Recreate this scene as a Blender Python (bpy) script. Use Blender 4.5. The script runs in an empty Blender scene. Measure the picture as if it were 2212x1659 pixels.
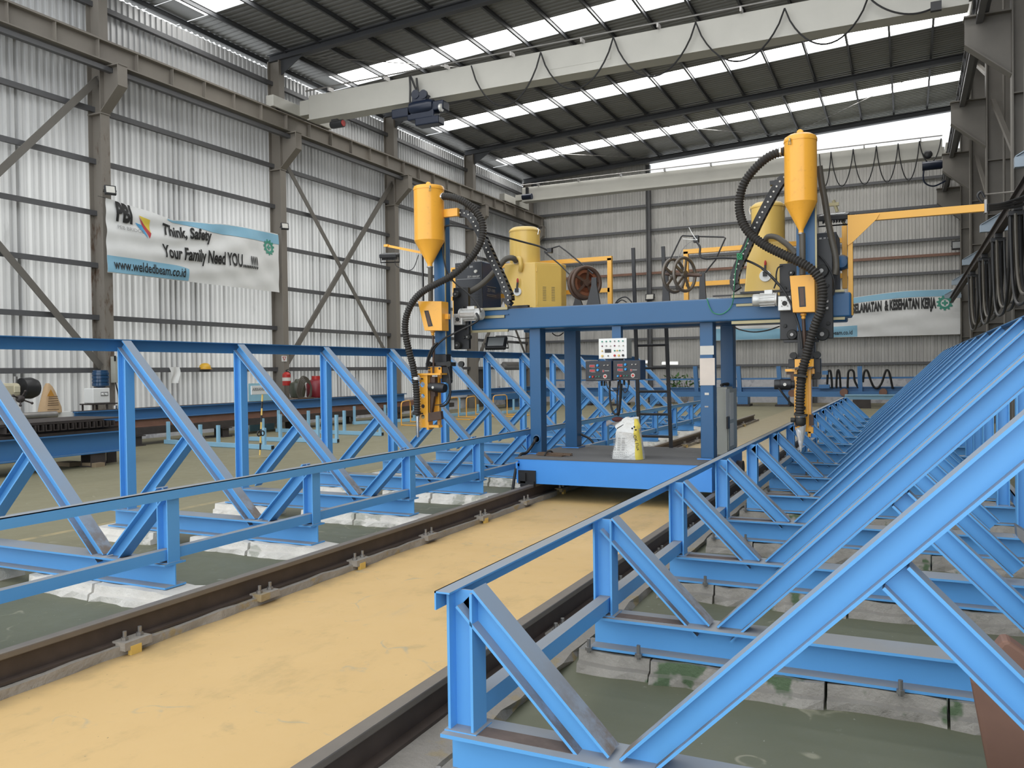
import bpy, bmesh, math, random
from mathutils import Vector as V, Matrix
random.seed(7)
PI = math.pi
COL = bpy.context.scene.collection

# ------------------------------------------------------------------ camera
FPX, IW, IH = 1805.8, 2212, 1659
CAM = V((0, 0, 1.53))
WORLD_E, EXPO = 1.0, 0.35
YAW, PITCH, ROLL = .44290, -.01552, -.01338
_f = V((-math.sin(YAW)*math.cos(PITCH), math.cos(YAW)*math.cos(PITCH), math.sin(PITCH)))
_r = V((math.cos(YAW), math.sin(YAW), 0)); _u = _r.cross(_f)
RX = math.cos(ROLL)*_r + math.sin(ROLL)*_u
UP = -math.sin(ROLL)*_r + math.cos(ROLL)*_u
cd = bpy.data.cameras.new('camera'); cam = bpy.data.objects.new('camera', cd); COL.objects.link(cam)
cd.sensor_width = 36; cd.sensor_fit = 'HORIZONTAL'; cd.lens = FPX/IW*36; cd.clip_start = .05; cd.clip_end = 300
m = Matrix.Identity(4)
for i in range(3):
    m[i][0] = RX[i]; m[i][1] = UP[i]; m[i][2] = -_f[i]; m[i][3] = CAM[i]
cam.matrix_world = m
bpy.context.scene.camera = cam

def ray(px, py): return (px-IW/2)*RX - (py-IH/2)*UP + FPX*_f
def atY(px, py, y): d = ray(px, py); return CAM + d*((y-CAM.y)/d.y)
def atX(px, py, x): d = ray(px, py); return CAM + d*((x-CAM.x)/d.x)
def atZ(px, py, z): d = ray(px, py); return CAM + d*((z-CAM.z)/d.z)

# ------------------------------------------------------------------ mesh builder
class MB:
    def __init__(s): s.v = []; s.f = []; s.sm = []
    def add(s, vs, fs, smooth=False):
        o = len(s.v); s.v += [V(p) for p in vs]
        for f in fs: s.f.append([i+o for i in f]); s.sm.append(smooth)
        return s
    def box(s, x0, x1, y0, y1, z0, z1):
        if x0 > x1: x0, x1 = x1, x0
        if y0 > y1: y0, y1 = y1, y0
        if z0 > z1: z0, z1 = z1, z0
        return s.add([(x0,y0,z0),(x1,y0,z0),(x1,y1,z0),(x0,y1,z0),(x0,y0,z1),(x1,y0,z1),(x1,y1,z1),(x0,y1,z1)],
              [(0,3,2,1),(4,5,6,7),(0,1,5,4),(1,2,6,5),(2,3,7,6),(3,0,4,7)])
    def cbox(s, c, sx, sy, sz): return s.box(c[0]-sx/2,c[0]+sx/2,c[1]-sy/2,c[1]+sy/2,c[2]-sz/2,c[2]+sz/2)
    def obox(s, c, ax, ay, az):   # centre and three half-axis vectors
        c = V(c); ax = V(ax); ay = V(ay); az = V(az)
        if ax.cross(ay).dot(az) < 0: ay = -ay
        vs = [c+i*ax+j*ay+k*az for k in (-1,1) for i,j in ((-1,-1),(1,-1),(1,1),(-1,1))]
        return s.add(vs, [(0,3,2,1),(4,5,6,7),(0,1,5,4),(1,2,6,5),(2,3,7,6),(3,0,4,7)])
    def bar(s, p0, p1, w, h, up=(0,0,1)):
        p0 = V(p0); p1 = V(p1); d = (p1-p0); a = d.normalized(); up = V(up)
        side = a.cross(up)
        if side.length < 1e-4: side = a.cross(V((0,1,0)))
        side.normalize(); n = side.cross(a).normalized()
        return s.obox((p0+p1)/2, d/2, side*w/2, n*h/2)
    def ibeam(s, p0, p1, H, B, tw, tf, up=(0,0,1)):
        p0 = V(p0); p1 = V(p1); d = p1-p0; a = d.normalized(); side = a.cross(V(up)).normalized(); n = side.cross(a).normalized(); c = (p0+p1)/2
        s.obox(c, d/2, side*tw/2, n*(H/2-tf))
        for k in (-1, 1): s.obox(c+n*k*(H/2-tf/2), d/2, side*B/2, n*tf/2)
        return s
    def tube(s, pts, r, n=10, closed=False, caps=True, smooth=True):
        pts = [V(p) for p in pts]; N = len(pts)
        rr = r if isinstance(r, (list, tuple)) else [r]*N
        t0 = (pts[1]-pts[0]).normalized(); ref = V((0,0,1)) if abs(t0.z) < .9 else V((1,0,0))
        nrm = t0.cross(ref).normalized(); vs = []
        for i in range(N):
            if closed: t = (pts[(i+1) % N]-pts[i-1]).normalized()
            else: t = (pts[min(i+1,N-1)]-pts[max(i-1,0)]).normalized()
            nrm = (nrm - t*nrm.dot(t)).normalized(); b = t.cross(nrm)
            for k in range(n):
                a = 2*PI*k/n; vs.append(pts[i]+rr[i]*(math.cos(a)*nrm+math.sin(a)*b))
        fs = []
        for i in range(N if closed else N-1):
            j = (i+1) % N
            for k in range(n): fs.append((i*n+k, i*n+(k+1)%n, j*n+(k+1)%n, j*n+k))
        if caps and not closed: fs.append(tuple(range(n))[::-1]); fs.append(tuple((N-1)*n+k for k in range(n)))
        return s.add(vs, fs, smooth)
    def cyl(s, p0, p1, r, n=20, r1=None):
        return s.tube([p0, p1], [r, r if r1 is None else r1], n)
    def lathe(s, c, prof, n=32, axis=(0,0,1)):   # prof: (radius, along)
        c = V(c); a = V(axis).normalized(); ref = V((1,0,0)) if abs(a.x) < .9 else V((0,1,0))
        x = a.cross(ref).normalized(); y = a.cross(x); vs = []; fs = []
        for r, h in prof:
            for k in range(n):
                t = 2*PI*k/n; vs.append(c+a*h+max(r,1e-4)*(math.cos(t)*x+math.sin(t)*y))
        for i in range(len(prof)-1):
            for k in range(n): fs.append((i*n+k, i*n+(k+1)%n, (i+1)*n+(k+1)%n, (i+1)*n+k))
        fs.append(tuple(range(n))[::-1]); fs.append(tuple((len(prof)-1)*n+k for k in range(n)))
        return s.add(vs, fs, True)
    def prism(s, poly, ext):      # poly: 3d points of a flat polygon, ext: extrusion vector
        poly = [V(p) for p in poly]; n = len(poly); ext = V(ext)
        return s.add(poly+[p+ext for p in poly], [tuple(range(n))[::-1], tuple(range(n,2*n))]+[(i,(i+1)%n,(i+1)%n+n,i+n) for i in range(n)])
    def sphere(s, c, rx, ry, rz, n=14, m=8):
        vs = []; fs = []; c = V(c)
        for i in range(m+1):
            p = PI*i/m
            for k in range(n):
                t = 2*PI*k/n; vs.append(c+V((rx*math.sin(p)*math.cos(t), ry*math.sin(p)*math.sin(t), -rz*math.cos(p))))
        for i in range(m):
            for k in range(n): fs.append((i*n+k, i*n+(k+1)%n, (i+1)*n+(k+1)%n, (i+1)*n+k))
        return s.add(vs, fs, True)
    def grid(s, fn, nu, nv, smooth=True):
        vs = [fn(i/nu, j/nv) for j in range(nv+1) for i in range(nu+1)]
        return s.add(vs, [(j*(nu+1)+i, j*(nu+1)+i+1, (j+1)*(nu+1)+i+1, (j+1)*(nu+1)+i) for j in range(nv) for i in range(nu)], smooth)
    def build(s, name, mat, parent=None, bevel=0, recalc=True, origin=None):
        if parent is not None: off = wloc(parent)
        elif origin is not None: off = V(origin)
        else:
            lo = [min(p[i] for p in s.v) for i in range(3)]; hi = [max(p[i] for p in s.v) for i in range(3)]
            off = V(((lo[0]+hi[0])/2, (lo[1]+hi[1])/2, lo[2]))
        me = bpy.data.meshes.new(name)
        me.from_pydata([p-off for p in s.v], [], s.f)
        me.polygons.foreach_set('use_smooth', s.sm)
        if recalc:
            bm = bmesh.new(); bm.from_mesh(me); bmesh.ops.remove_doubles(bm, verts=bm.verts, dist=1e-6) if any(s.sm) else None
            bmesh.ops.recalc_face_normals(bm, faces=bm.faces); bm.to_mesh(me); bm.free()
        if any(s.sm) and not all(s.sm) or any(s.sm):
            try: me.set_sharp_from_angle(angle=math.radians(38))
            except Exception: pass
        me.materials.append(mat)
        o = bpy.data.objects.new(name, me); COL.objects.link(o)
        if parent is not None: o.parent = parent
        else: o.location = off
        if bevel:
            b = o.modifiers.new('bevel', 'BEVEL'); b.width = bevel; b.segments = 2; b.limit_method = 'ANGLE'; b.angle_limit = math.radians(40)
        return o

def wloc(o):
    p = V((0,0,0))
    while o is not None: p += V(o.location); o = o.parent
    return p
def tag(o, label=None, cat=None, group=None, kind=None):
    if label: o['label'] = label
    if cat: o['category'] = cat
    if group: o['group'] = group
    if kind: o['kind'] = kind
    return o
def thing(name, label, cat, loc=(0,0,0), group=None, kind=None):
    o = bpy.data.objects.new(name, None); COL.objects.link(o); o.location = loc; o.empty_display_size = .1
    return tag(o, label, cat, group, kind)
def struct(name, mb, mat, label=None, cat=None, parent=None):
    o = mb.build(name, mat, parent)
    if parent is None: o['kind'] = 'structure'
    if label: o['label'] = label
    if cat: o['category'] = cat
    return o
def dup(root, loc, label=None, group=None):
    r = root.copy(); COL.objects.link(r); r.location = loc
    if label: r['label'] = label
    if group: r['group'] = group
    for ch in root.children:
        c = ch.copy(); COL.objects.link(c); c.parent = r
        for g in ch.children:
            d = g.copy(); COL.objects.link(d); d.parent = c
    return r
def smooth_path(pts, k=8, closed=False):
    pts = [V(p) for p in pts]; out = []; n = len(pts)
    for i in range(n if closed else n-1):
        if closed: p0, p1, p2, p3 = pts[i-1], pts[i], pts[(i+1)%n], pts[(i+2)%n]
        else: p0, p1, p2, p3 = pts[max(i-1,0)], pts[i], pts[i+1], pts[min(i+2,n-1)]
        for j in range(k):
            t = j/k
            out.append(.5*((2*p1)+(-p0+p2)*t+(2*p0-5*p1+4*p2-p3)*t*t+(-p0+3*p1-3*p2+p3)*t**3))
    if not closed: out.append(pts[-1])
    return out
def resample(pts, step):
    out = [pts[0]]; acc = 0
    for a, b in zip(pts, pts[1:]):
        d = (b-a).length; t = step-acc
        while t <= d and d > 0: out.append(a+(b-a)*(t/d)); t += step
        acc = d-(t-step)
    return out
def text(name, s, size, mat, parent, origin, ux, uy, width=None, shear=0, bold=0, align='LEFT', wrap=None):
    """lettering as a thin flat mesh; ux/uy: unit vectors of the baseline and of up; wrap(x,y)->3d point for cloth"""
    cu = bpy.data.curves.new(name, 'FONT'); cu.body = s; cu.size = size; cu.shear = shear; cu.offset = bold; cu.align_x = align; cu.extrude = 0; cu.resolution_u = 3
    to = bpy.data.objects.new(name, cu); COL.objects.link(to)
    bpy.context.view_layer.update()
    me = bpy.data.meshes.new_from_object(to.evaluated_get(bpy.context.evaluated_depsgraph_get()))
    bpy.data.objects.remove(to); bpy.data.curves.remove(cu)
    xs = [v.co.x for v in me.vertices]; sc = 1
    if width: sc = width/(max(xs)-min(xs))
    if wrap is not None:
        bm = bmesh.new(); bm.from_mesh(me)
        for _ in range(4): 
            long_e = [e for e in bm.edges if e.calc_length() > size*.16]
            if long_e: bmesh.ops.subdivide_edges(bm, edges=long_e, cuts=1)
        bmesh.ops.triangulate(bm, faces=bm.faces); bm.to_mesh(me); bm.free()
    off = wloc(parent); O = V(origin); ux = V(ux); uy = V(uy)
    for v in me.vertices:
        x, y = v.co.x*sc, v.co.y
        v.co = (wrap(x, y) if wrap else O+ux*x+uy*y)-off
    me.materials.clear(); me.materials.append(mat)
    o = bpy.data.objects.new(name, me); COL.objects.link(o); o.parent = parent
    return o

# ------------------------------------------------------------------ materials
class NT:
    def __init__(s, name):
        s.m = bpy.data.materials.new(name); s.m.use_nodes = True; s.t = s.m.node_tree; s.t.nodes.clear()
        s.out = s.n('ShaderNodeOutputMaterial'); s.b = s.n('ShaderNodeBsdfPrincipled'); s.l(s.b.outputs[0], s.out.inputs[0])
    def n(s, t, **k):
        x = s.t.nodes.new(t)
        for a, b in k.items(): setattr(x, a, b)
        return x
    def l(s, a, b): s.t.links.new(a, b)
    def noise(s, scale, detail=4, rough=.55, vec=None, stretch=None):
        x = s.n('ShaderNodeTexNoise'); x.inputs['Scale'].default_value = scale; x.inputs['Detail'].default_value = detail; x.inputs['Roughness'].default_value = rough
        if vec is None: vec = s.pos()
        if stretch:
            mp = s.n('ShaderNodeMapping'); mp.inputs['Scale'].default_value = stretch; s.l(vec, mp.inputs[0]); vec = mp.outputs[0]
        s.l(vec, x.inputs['Vector']); return x.outputs['Fac']
    def pos(s):
        if not hasattr(s, '_p'): s._p = s.n('ShaderNodeNewGeometry')
        return s._p.outputs['Position']
    def nz(s):
        s.pos()
        if not hasattr(s, '_x'):
            s._x = s.n('ShaderNodeSeparateXYZ'); s.l(s._p.outputs['True Normal'], s._x.inputs[0])
        return s._x.outputs[2]
    def xyz(s):
        if not hasattr(s, '_y'):
            s._y = s.n('ShaderNodeSeparateXYZ'); s.l(s.pos(), s._y.inputs[0])
        return s._y.outputs
    def math(s, op, a, b=None, c=None, clamp=False):
        x = s.n('ShaderNodeMath', operation=op); x.use_clamp = clamp
        for i, v in enumerate((a, b, c)):
            if v is None: continue
            if isinstance(v, (int, float)): x.inputs[i].default_value = v
            else: s.l(v, x.inputs[i])
        return x.outputs[0]
    def ramp(s, v, lo, hi):   # smooth 0..1
        x = s.n('ShaderNodeMapRange'); x.interpolation_type = 'SMOOTHSTEP'
        x.inputs[1].default_value = lo; x.inputs[2].default_value = hi; s.l(v, x.inputs[0]); return x.outputs[0]
    def mix(s, f, a, b):
        x = s.n('ShaderNodeMix', data_type='RGBA')
        for i, v in ((0, f), (6, a), (7, b)):
            if isinstance(v, (int, float)): x.inputs[i].default_value = v
            elif isinstance(v, tuple): x.inputs[i].default_value = (*v, 1)
            else: s.l(v, x.inputs[i])
        return x.outputs[2]
    def col(s, c):
        if isinstance(c, tuple): s.b.inputs['Base Color'].default_value = (*c, 1)
        else: s.l(c, s.b.inputs['Base Color'])
        return s
    def rough(s, r):
        if isinstance(r, (int, float)): s.b.inputs['Roughness'].default_value = r
        else: s.l(r, s.b.inputs['Roughness'])
        return s
    def metal(s, v): s.b.inputs['Metallic'].default_value = v; return s
    def bump(s, h, strength=.3, dist=.01):
        x = s.n('ShaderNodeBump'); x.inputs['Strength'].default_value = strength; x.inputs['Distance'].default_value = dist
        s.l(h, x.inputs['Height']); s.l(x.outputs[0], s.b.inputs['Normal']); return s

def plain(name, c, rough=.5, metal=0, var=.12, scale=6, emit=None):
    t = NT(name); k = t.noise(scale)
    t.col(t.mix(k, tuple(x*(1-var) for x in c), tuple(min(1, x*(1+var)) for x in c))).rough(rough).metal(metal)
    if emit: t.b.inputs['Emission Color'].default_value = (*c, 1); t.b.inputs['Emission Strength'].default_value = emit
    return t.m
def painted(name, c, dust=(.30,.285,.27), amount=.85, rough=.42, rust=0.0, var=.08, grime=False):
    """paint with grey dust lying on every upward face, streaked by noise"""
    t = NT(name)
    n1 = t.noise(1.6, 5); n2 = t.noise(22, 4)
    base = t.mix(n1, tuple(x*(1-var) for x in c), tuple(min(1, x*(1+var)) for x in c))
    k = t.math('MULTIPLY', t.ramp(t.nz(), .22, .87), t.math('MULTIPLY_ADD', n1, .5, amount-.25, clamp=True), clamp=True)
    colr = t.mix(k, base, dust)
    if rust:
        colr = t.mix(t.math('MULTIPLY', t.ramp(n2, .60, .72), rust), colr, (.10,.05,.03))
    if grime:   # brown dirt gathered low on the sloping upper faces
        zz = t.math('SUBTRACT', 1, t.ramp(t.xyz()[2], .30, .62)); n3 = t.noise(9, 5, .65)
        sl = t.math('MULTIPLY', t.ramp(t.nz(), .35, .6), t.math('SUBTRACT', 1, t.ramp(t.nz(), .8, .95)))
        kk = t.math('MULTIPLY', t.math('MULTIPLY', zz, sl), t.math('MULTIPLY_ADD', t.ramp(n3, .35, .6), .75, .2), clamp=True)
        colr = t.mix(kk, colr, (.16,.125,.10))
    t.col(colr); t.rough(t.math('MULTIPLY_ADD', k, .35, rough, clamp=True))
    return t.m

M = {}
M['blue'] = painted('blue_frame_paint', (.120,.39,.78), dust=(.275,.28,.285), amount=.95, rust=.0, grime=True)
M['blue_rail'] = painted('shaded_blue_rail_paint', (.055,.20,.43), amount=.7)  # darker copy of the frame blue; the top rail's shade put into the colour
M['blue_gantry'] = painted('blue_gantry_paint', (.022,.105,.245), dust=(.20,.20,.20), amount=.8, rough=.35)
M['blue_bright'] = painted('bright_blue_platform_paint', (.062,.295,.79), dust=(.14,.14,.145), amount=1.0, rough=.45)
M['blue_pale'] = painted('pale_blue_pipe_paint', (.27,.50,.68), amount=.3)
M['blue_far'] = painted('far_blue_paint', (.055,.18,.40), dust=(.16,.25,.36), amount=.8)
M['yellow'] = painted('yellow_orange_paint', (.88,.42,.05), dust=(.6,.36,.10), amount=.5, rough=.22, rust=.10)
M['yellow_soft'] = painted('soft_yellow_paint', (.74,.50,.13), dust=(.5,.42,.24), amount=.5, rough=.3)
M['yellow_rail'] = painted('guard_yellow_paint', (.85,.44,.07), amount=.2, rough=.4)
M['black'] = plain('black_steel', (.018,.018,.020), .42)
M['black_rubber'] = plain('black_rubber', (.022,.022,.021), .6)
M['hose'] = plain('black_hose', (.030,.027,.024), .55)
M['hose_brown'] = plain('grey_brown_hose', (.085,.075,.06), .5)
M['cable'] = plain('black_cable', (.016,.016,.017), .5)
M['navy'] = plain('navy_blue_enamel', (.012,.040,.105), .32)
M['panel_black'] = plain('black_control_panel', (.016,.018,.024), .35)
M['white'] = plain('white_enamel', (.80,.80,.78), .35, var=.03)
M['offwhite'] = plain('off_white', (.62,.60,.55), .5)
M['red'] = plain('red_paint', (.45,.03,.025), .35)
M['red_led'] = plain('red_display', (.30,.02,.025), .3, emit=.25)
M['green'] = plain('green_button', (.05,.30,.22), .35)
M['blue_btn'] = plain('blue_button', (.03,.30,.70), .35)
M['alu'] = plain('cast_aluminium', (.62,.62,.60), .38, .4, var=.2, scale=20)
M['chrome'] = plain('bright_steel', (.75,.74,.72), .18, 1)
M['steel'] = plain('bare_steel', (.30,.29,.28), .42, .7, var=.25)
M['tan_steel'] = plain('oily_tan_steel', (.33,.29,.17), .38, .4, var=.2)
M['brown_steel'] = plain('brown_oily_steel', (.085,.05,.035), .45, .2, var=.4)
M['dark_steel'] = plain('dark_stock_steel', (.055,.045,.042), .6, .2, var=.35)
M['copper'] = plain('copper_wire', (.40,.17,.10), .35, .7)
M['foil'] = plain('crumpled_foil', (.86,.86,.86), .30, .55)
M['grime'] = plain('brown_grime', (.13,.095,.08), .8, var=.4, scale=20)
_t = NT('crumpled_sack_paper'); _n = _t.noise(16, 5, .6); _t.col(_t.mix(_n, (.66,.66,.64), (.84,.84,.82))).rough(.65); _t.bump(_n, .9, .03); M['sack_paper'] = _t.m
M['wood'] = plain('old_brown_wood', (.13,.085,.055), .75, var=.4, scale=14)
M['paper'] = plain('white_paper', (.78,.78,.76), .7, var=.03)
M['cream_paper'] = plain('cream_paper', (.68,.60,.53), .7, var=.1)
M['kraft'] = plain('kraft_paper', (.50,.34,.19), .7, var=.12)
M['ink'] = plain('black_ink', (.02,.02,.02), .6)
M['ink_grey'] = plain('grey_ink', (.30,.30,.30), .6)
M['banner_blue'] = plain('banner_pale_blue', (.26,.50,.66), .55, var=.05)
M['gear_green'] = plain('banner_green', (.05,.28,.20), .55)
M['glass_dark'] = plain('dark_lamp_glass', (.30,.31,.31), .15)
M['cabinet'] = plain('grey_green_cabinet', (.42,.42,.37), .42, var=.05)
M['crane'] = plain('pale_grey_crane_paint', (.46,.45,.41), .5, var=.12, scale=1.2)
M['crane_blue'] = plain('dark_blue_hoist_paint', (.005,.011,.030), .4)
M['plinth_white'] = plain('white_lime_plinth', (.66,.64,.60), .9, var=.2, scale=4)
M['rope_green'] = plain('green_string', (.04,.26,.12), .6)
M['pale_tube'] = plain('white_fluorescent_tube', (.9,.9,.88), .3, emit=.6)
M['plant_leaf'] = plain('plant_leaf', (.10,.22,.06), .6, var=.4)

def mat_column():
    t = NT('taupe_column_paint'); n = t.noise(.8, 6, .6, stretch=(1,1,.25)); n2 = t.noise(5, 5, .65, stretch=(1,1,.3)); z = t.xyz()[2]
    c = t.mix(n, (.17,.15,.13), (.26,.235,.20))
    low = t.math('MULTIPLY', t.ramp(n2, .52, .66), t.math('SUBTRACT', 1, t.ramp(z, 6.4, 7.4)))
    yx = t.xyz()[1]; near = t.math('SUBTRACT', 1, t.ramp(yx, 14, 16))
    t.col(t.mix(t.math('MULTIPLY', low, near), c, (.10,.062,.04))).rough(.6); return t.m
M['column'] = mat_column()
M['girt'] = plain('grey_girt_paint', (.105,.105,.11), .5, var=.15, scale=2)
M['brace'] = plain('taupe_brace_paint', (.15,.138,.122), .55, var=.12, scale=2)
M['rafter'] = plain('dark_grey_roof_steel', (.055,.057,.062), .5, var=.12, scale=2)
M['right_steel'] = plain('beige_grey_column_paint', (.165,.152,.134), .6, var=.25, scale=1.5)
def mat_wall(name, a, b, rough, metal):
    t = NT(name); n = t.noise(.55, 4, .6); v = t.noise(6, 3, .5, stretch=(1,1,.02)); d = t.noise(2.2, 5, .65, stretch=(1,1,.22))
    k = t.math('ADD', t.math('MULTIPLY', v, .55), t.math('MULTIPLY', n, .45))
    c = t.mix(t.ramp(k, .35, .65), a, b)
    c = t.mix(t.math('MULTIPLY', t.ramp(d, .60, .72), .35), c, tuple(x*.35 for x in a))
    t.col(c).rough(rough).metal(metal); return t.m
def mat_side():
    t = NT('translucent_sheet_painted_light'); n = t.noise(.55, 4, .6); v = t.noise(3.2, 2, .5, stretch=(1,1,.012)); v2 = t.noise(.35, 3, .5, stretch=(1,1,.2)); d = t.noise(2.2, 5, .65, stretch=(1,1,.22)); z = t.xyz()[2]
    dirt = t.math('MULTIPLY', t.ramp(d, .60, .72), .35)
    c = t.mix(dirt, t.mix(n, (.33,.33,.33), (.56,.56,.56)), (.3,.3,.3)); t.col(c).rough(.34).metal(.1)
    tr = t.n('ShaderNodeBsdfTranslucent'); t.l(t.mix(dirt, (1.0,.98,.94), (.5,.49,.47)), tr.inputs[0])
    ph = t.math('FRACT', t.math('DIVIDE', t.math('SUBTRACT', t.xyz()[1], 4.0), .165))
    rib = t.math('MULTIPLY', t.ramp(ph, .38, .50), t.math('SUBTRACT', 1.0, t.ramp(ph, .86, .98)))  # brighter band on each rib, painting in the light its folds catch
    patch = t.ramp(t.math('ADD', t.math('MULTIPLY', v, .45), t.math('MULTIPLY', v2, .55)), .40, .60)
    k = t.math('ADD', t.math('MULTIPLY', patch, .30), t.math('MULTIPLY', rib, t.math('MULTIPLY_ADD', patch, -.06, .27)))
    k = t.math('MULTIPLY', k, t.math('SUBTRACT', 1.0, t.math('MULTIPLY', t.ramp(z, 5.2, 8.4), .85)))  # translucency fades upward, painting in the shade near the crane runway
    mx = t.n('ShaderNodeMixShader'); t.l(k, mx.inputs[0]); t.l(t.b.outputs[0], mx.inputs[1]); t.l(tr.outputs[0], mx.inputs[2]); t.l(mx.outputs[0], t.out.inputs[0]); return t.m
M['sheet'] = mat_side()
M['sheet_old'] = mat_wall('galvanised_sheet', (.55,.55,.57), (.95,.95,.98), .35, .15)
M['sheet_back'] = mat_wall('aged_grey_sheet', (.43,.42,.40), (.55,.535,.51), .55, .0)
def mat_roof():
    t = NT('dark_roof_sheet'); n = t.noise(.7, 4, stretch=(.3,3,1)); x, y, z = t.xyz()
    c = t.mix(n, (.17,.17,.165), (.25,.25,.245))
    # paler and greener toward the far bays
    far = t.math('MULTIPLY', t.ramp(y, 28, 33), t.ramp(x, -12, -2))
    c = t.mix(t.math('MULTIPLY', far, .75), c, (.27,.275,.235))
    t.col(c).rough(.45).metal(.3); return t.m
M['roof'] = mat_roof()
def mat_skylight():
    t = NT('white_skylight_sheet'); t.col((.9,.9,.9)).rough(.4)
    t.b.inputs['Emission Color'].default_value = (1,.995,.97,1); t.b.inputs['Emission Strength'].default_value = SKY_E
    return t.m
SKY_E = 7.5
M['skylight'] = mat_skylight()
def mat_floor():
    t = NT('painted_concrete_floor'); x, y, z = t.xyz()
    n1 = t.noise(.9, 6, .6); n2 = t.noise(5, 6, .6); n3 = t.noise(30, 3); st = t.noise(1.4, 5, .65, stretch=(1,.35,1))
    green = t.mix(n1, (.105,.110,.068), (.145,.150,.095))
    green = t.mix(t.ramp(n2, .66, .74), green, (.26,.27,.22))
    tan = t.mix(st, (.165,.152,.088), (.27,.245,.155))
    yel = t.mix(n1, (.57,.37,.145), (.69,.47,.21))
    yel = t.mix(t.math('MULTIPLY', t.ramp(n2, .58, .74), .45), yel, (.36,.27,.14))
    yel = t.mix(t.math('MULTIPLY', t.ramp(st, .60, .72), .35), yel, (.42,.34,.21))
    n4 = t.noise(2.2, 6, .7, stretch=(1,.6,1)); yel = t.mix(t.math('MULTIPLY', t.ramp(n4, .50, .70), .5), yel, (.40,.28,.12))
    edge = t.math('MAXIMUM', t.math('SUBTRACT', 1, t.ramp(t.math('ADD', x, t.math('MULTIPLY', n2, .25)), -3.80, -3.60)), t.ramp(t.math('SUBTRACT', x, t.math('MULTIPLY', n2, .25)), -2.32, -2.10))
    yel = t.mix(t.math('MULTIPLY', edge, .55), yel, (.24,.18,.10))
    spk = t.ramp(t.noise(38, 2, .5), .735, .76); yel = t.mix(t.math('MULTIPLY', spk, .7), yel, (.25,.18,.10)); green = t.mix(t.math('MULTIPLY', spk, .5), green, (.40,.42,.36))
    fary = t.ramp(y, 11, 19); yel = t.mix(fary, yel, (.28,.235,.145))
    # left yard beyond the frames and far yard are tan
    e = t.math('ADD', x, t.math('MULTIPLY', t.math('SUBTRACT', n1, .5), 1.2))
    left = t.math('SUBTRACT', 1, t.ramp(e, -6.9, -5.4)); far = t.ramp(y, 10, 20)
    out = t.mix(t.math('MAXIMUM', left, far), green, tan)
    inn = t.math('MULTIPLY', t.math('GREATER_THAN', x, -3.93), t.math('LESS_THAN', x, -1.90))
    inn = t.math('MULTIPLY', inn, t.math('LESS_THAN', y, 60))
    c = t.mix(inn, out, yel)
    # cracks
    vo = t.n('ShaderNodeTexVoronoi', feature='DISTANCE_TO_EDGE'); vo.inputs['Scale'].default_value = .55
    mp = t.n('ShaderNodeVectorMath', operation='ADD'); nn = t.n('ShaderNodeTexNoise'); nn.inputs['Scale'].default_value = 2.5; t.l(t.pos(), nn.inputs['Vector'])
    t.l(t.pos(), mp.inputs[0]); t.l(nn.outputs['Color'], mp.inputs[1]); t.l(mp.outputs[0], vo.inputs['Vector'])
    cr = t.math('MULTIPLY', t.math('SUBTRACT', 1, t.ramp(vo.outputs['Distance'], .0, .012)), t.ramp(n2, .48, .62))
    c = t.mix(t.math('MULTIPLY', cr, .6), c, (.35,.33,.24))
    # yellow floor line along the left yard
    ln = t.math('LESS_THAN', t.math('ABSOLUTE', t.math('ADD', x, 7.55)), .05)
    c = t.mix(t.math('MULTIPLY', ln, t.math('MULTIPLY', t.ramp(n2, .35, .6), .7)), c, (.42,.33,.17))
    t.col(c).rough(t.math('MULTIPLY_ADD', n2, .3, .45)); t.bump(t.math('ADD', n1, t.math('MULTIPLY', n3, .1)), .25, .02); return t.m
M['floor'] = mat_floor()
def mat_plinth(name, a, b, paint, amt):
    t = NT(name); n = t.noise(6, 6, .65); k = t.noise(3.3, 4); z = t.xyz()[2]
    c = t.mix(n, a, b); c = t.mix(t.math('MULTIPLY', t.ramp(k, .57, .62), amt), c, paint)
    c = t.mix(t.math('MULTIPLY', t.ramp(t.nz(), .4, .8), .5), c, tuple(x*.75 for x in a))
    t.col(c).rough(.9); t.bump(n, .8, .03); return t.m
M['pad_grey'] = mat_plinth('grey_concrete_pad', (.20,.185,.16), (.46,.43,.39), (.07,.125,.055), .9)
M['pad_white'] = mat_plinth('white_concrete_pad', (.66,.62,.56), (.95,.91,.85), (.34,.35,.28), .6)
M['curb'] = mat_plinth('grey_track_curb', (.25,.225,.195), (.42,.385,.34), (.40,.28,.08), .55)
M['masonry'] = mat_plinth('pale_masonry', (.42,.42,.46), (.72,.72,.74), (.35,.35,.40), .6)
M['rail'] = plain('brown_rail_steel', (.075,.055,.045), .55, .15, var=.4, scale=8)
M['rail_head'] = plain('worn_rail_head', (.19,.165,.14), .5, .3, var=.2, scale=8)
M['rust'] = plain('rust_primer_plate', (.215,.115,.080), .65, var=.3, scale=3)
def mat_banner():
    t = NT('banner_cloth'); n = t.noise(3, 3); t.col(t.mix(n, (.72,.72,.71), (.82,.82,.81))).rough(.6)
    return t.m
M['banner'] = mat_banner()
WORDS = ['first','second','third','fourth','fifth','sixth','seventh','eighth','ninth','tenth','eleventh','twelfth','thirteenth','fourteenth','fifteenth','sixteenth']
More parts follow.
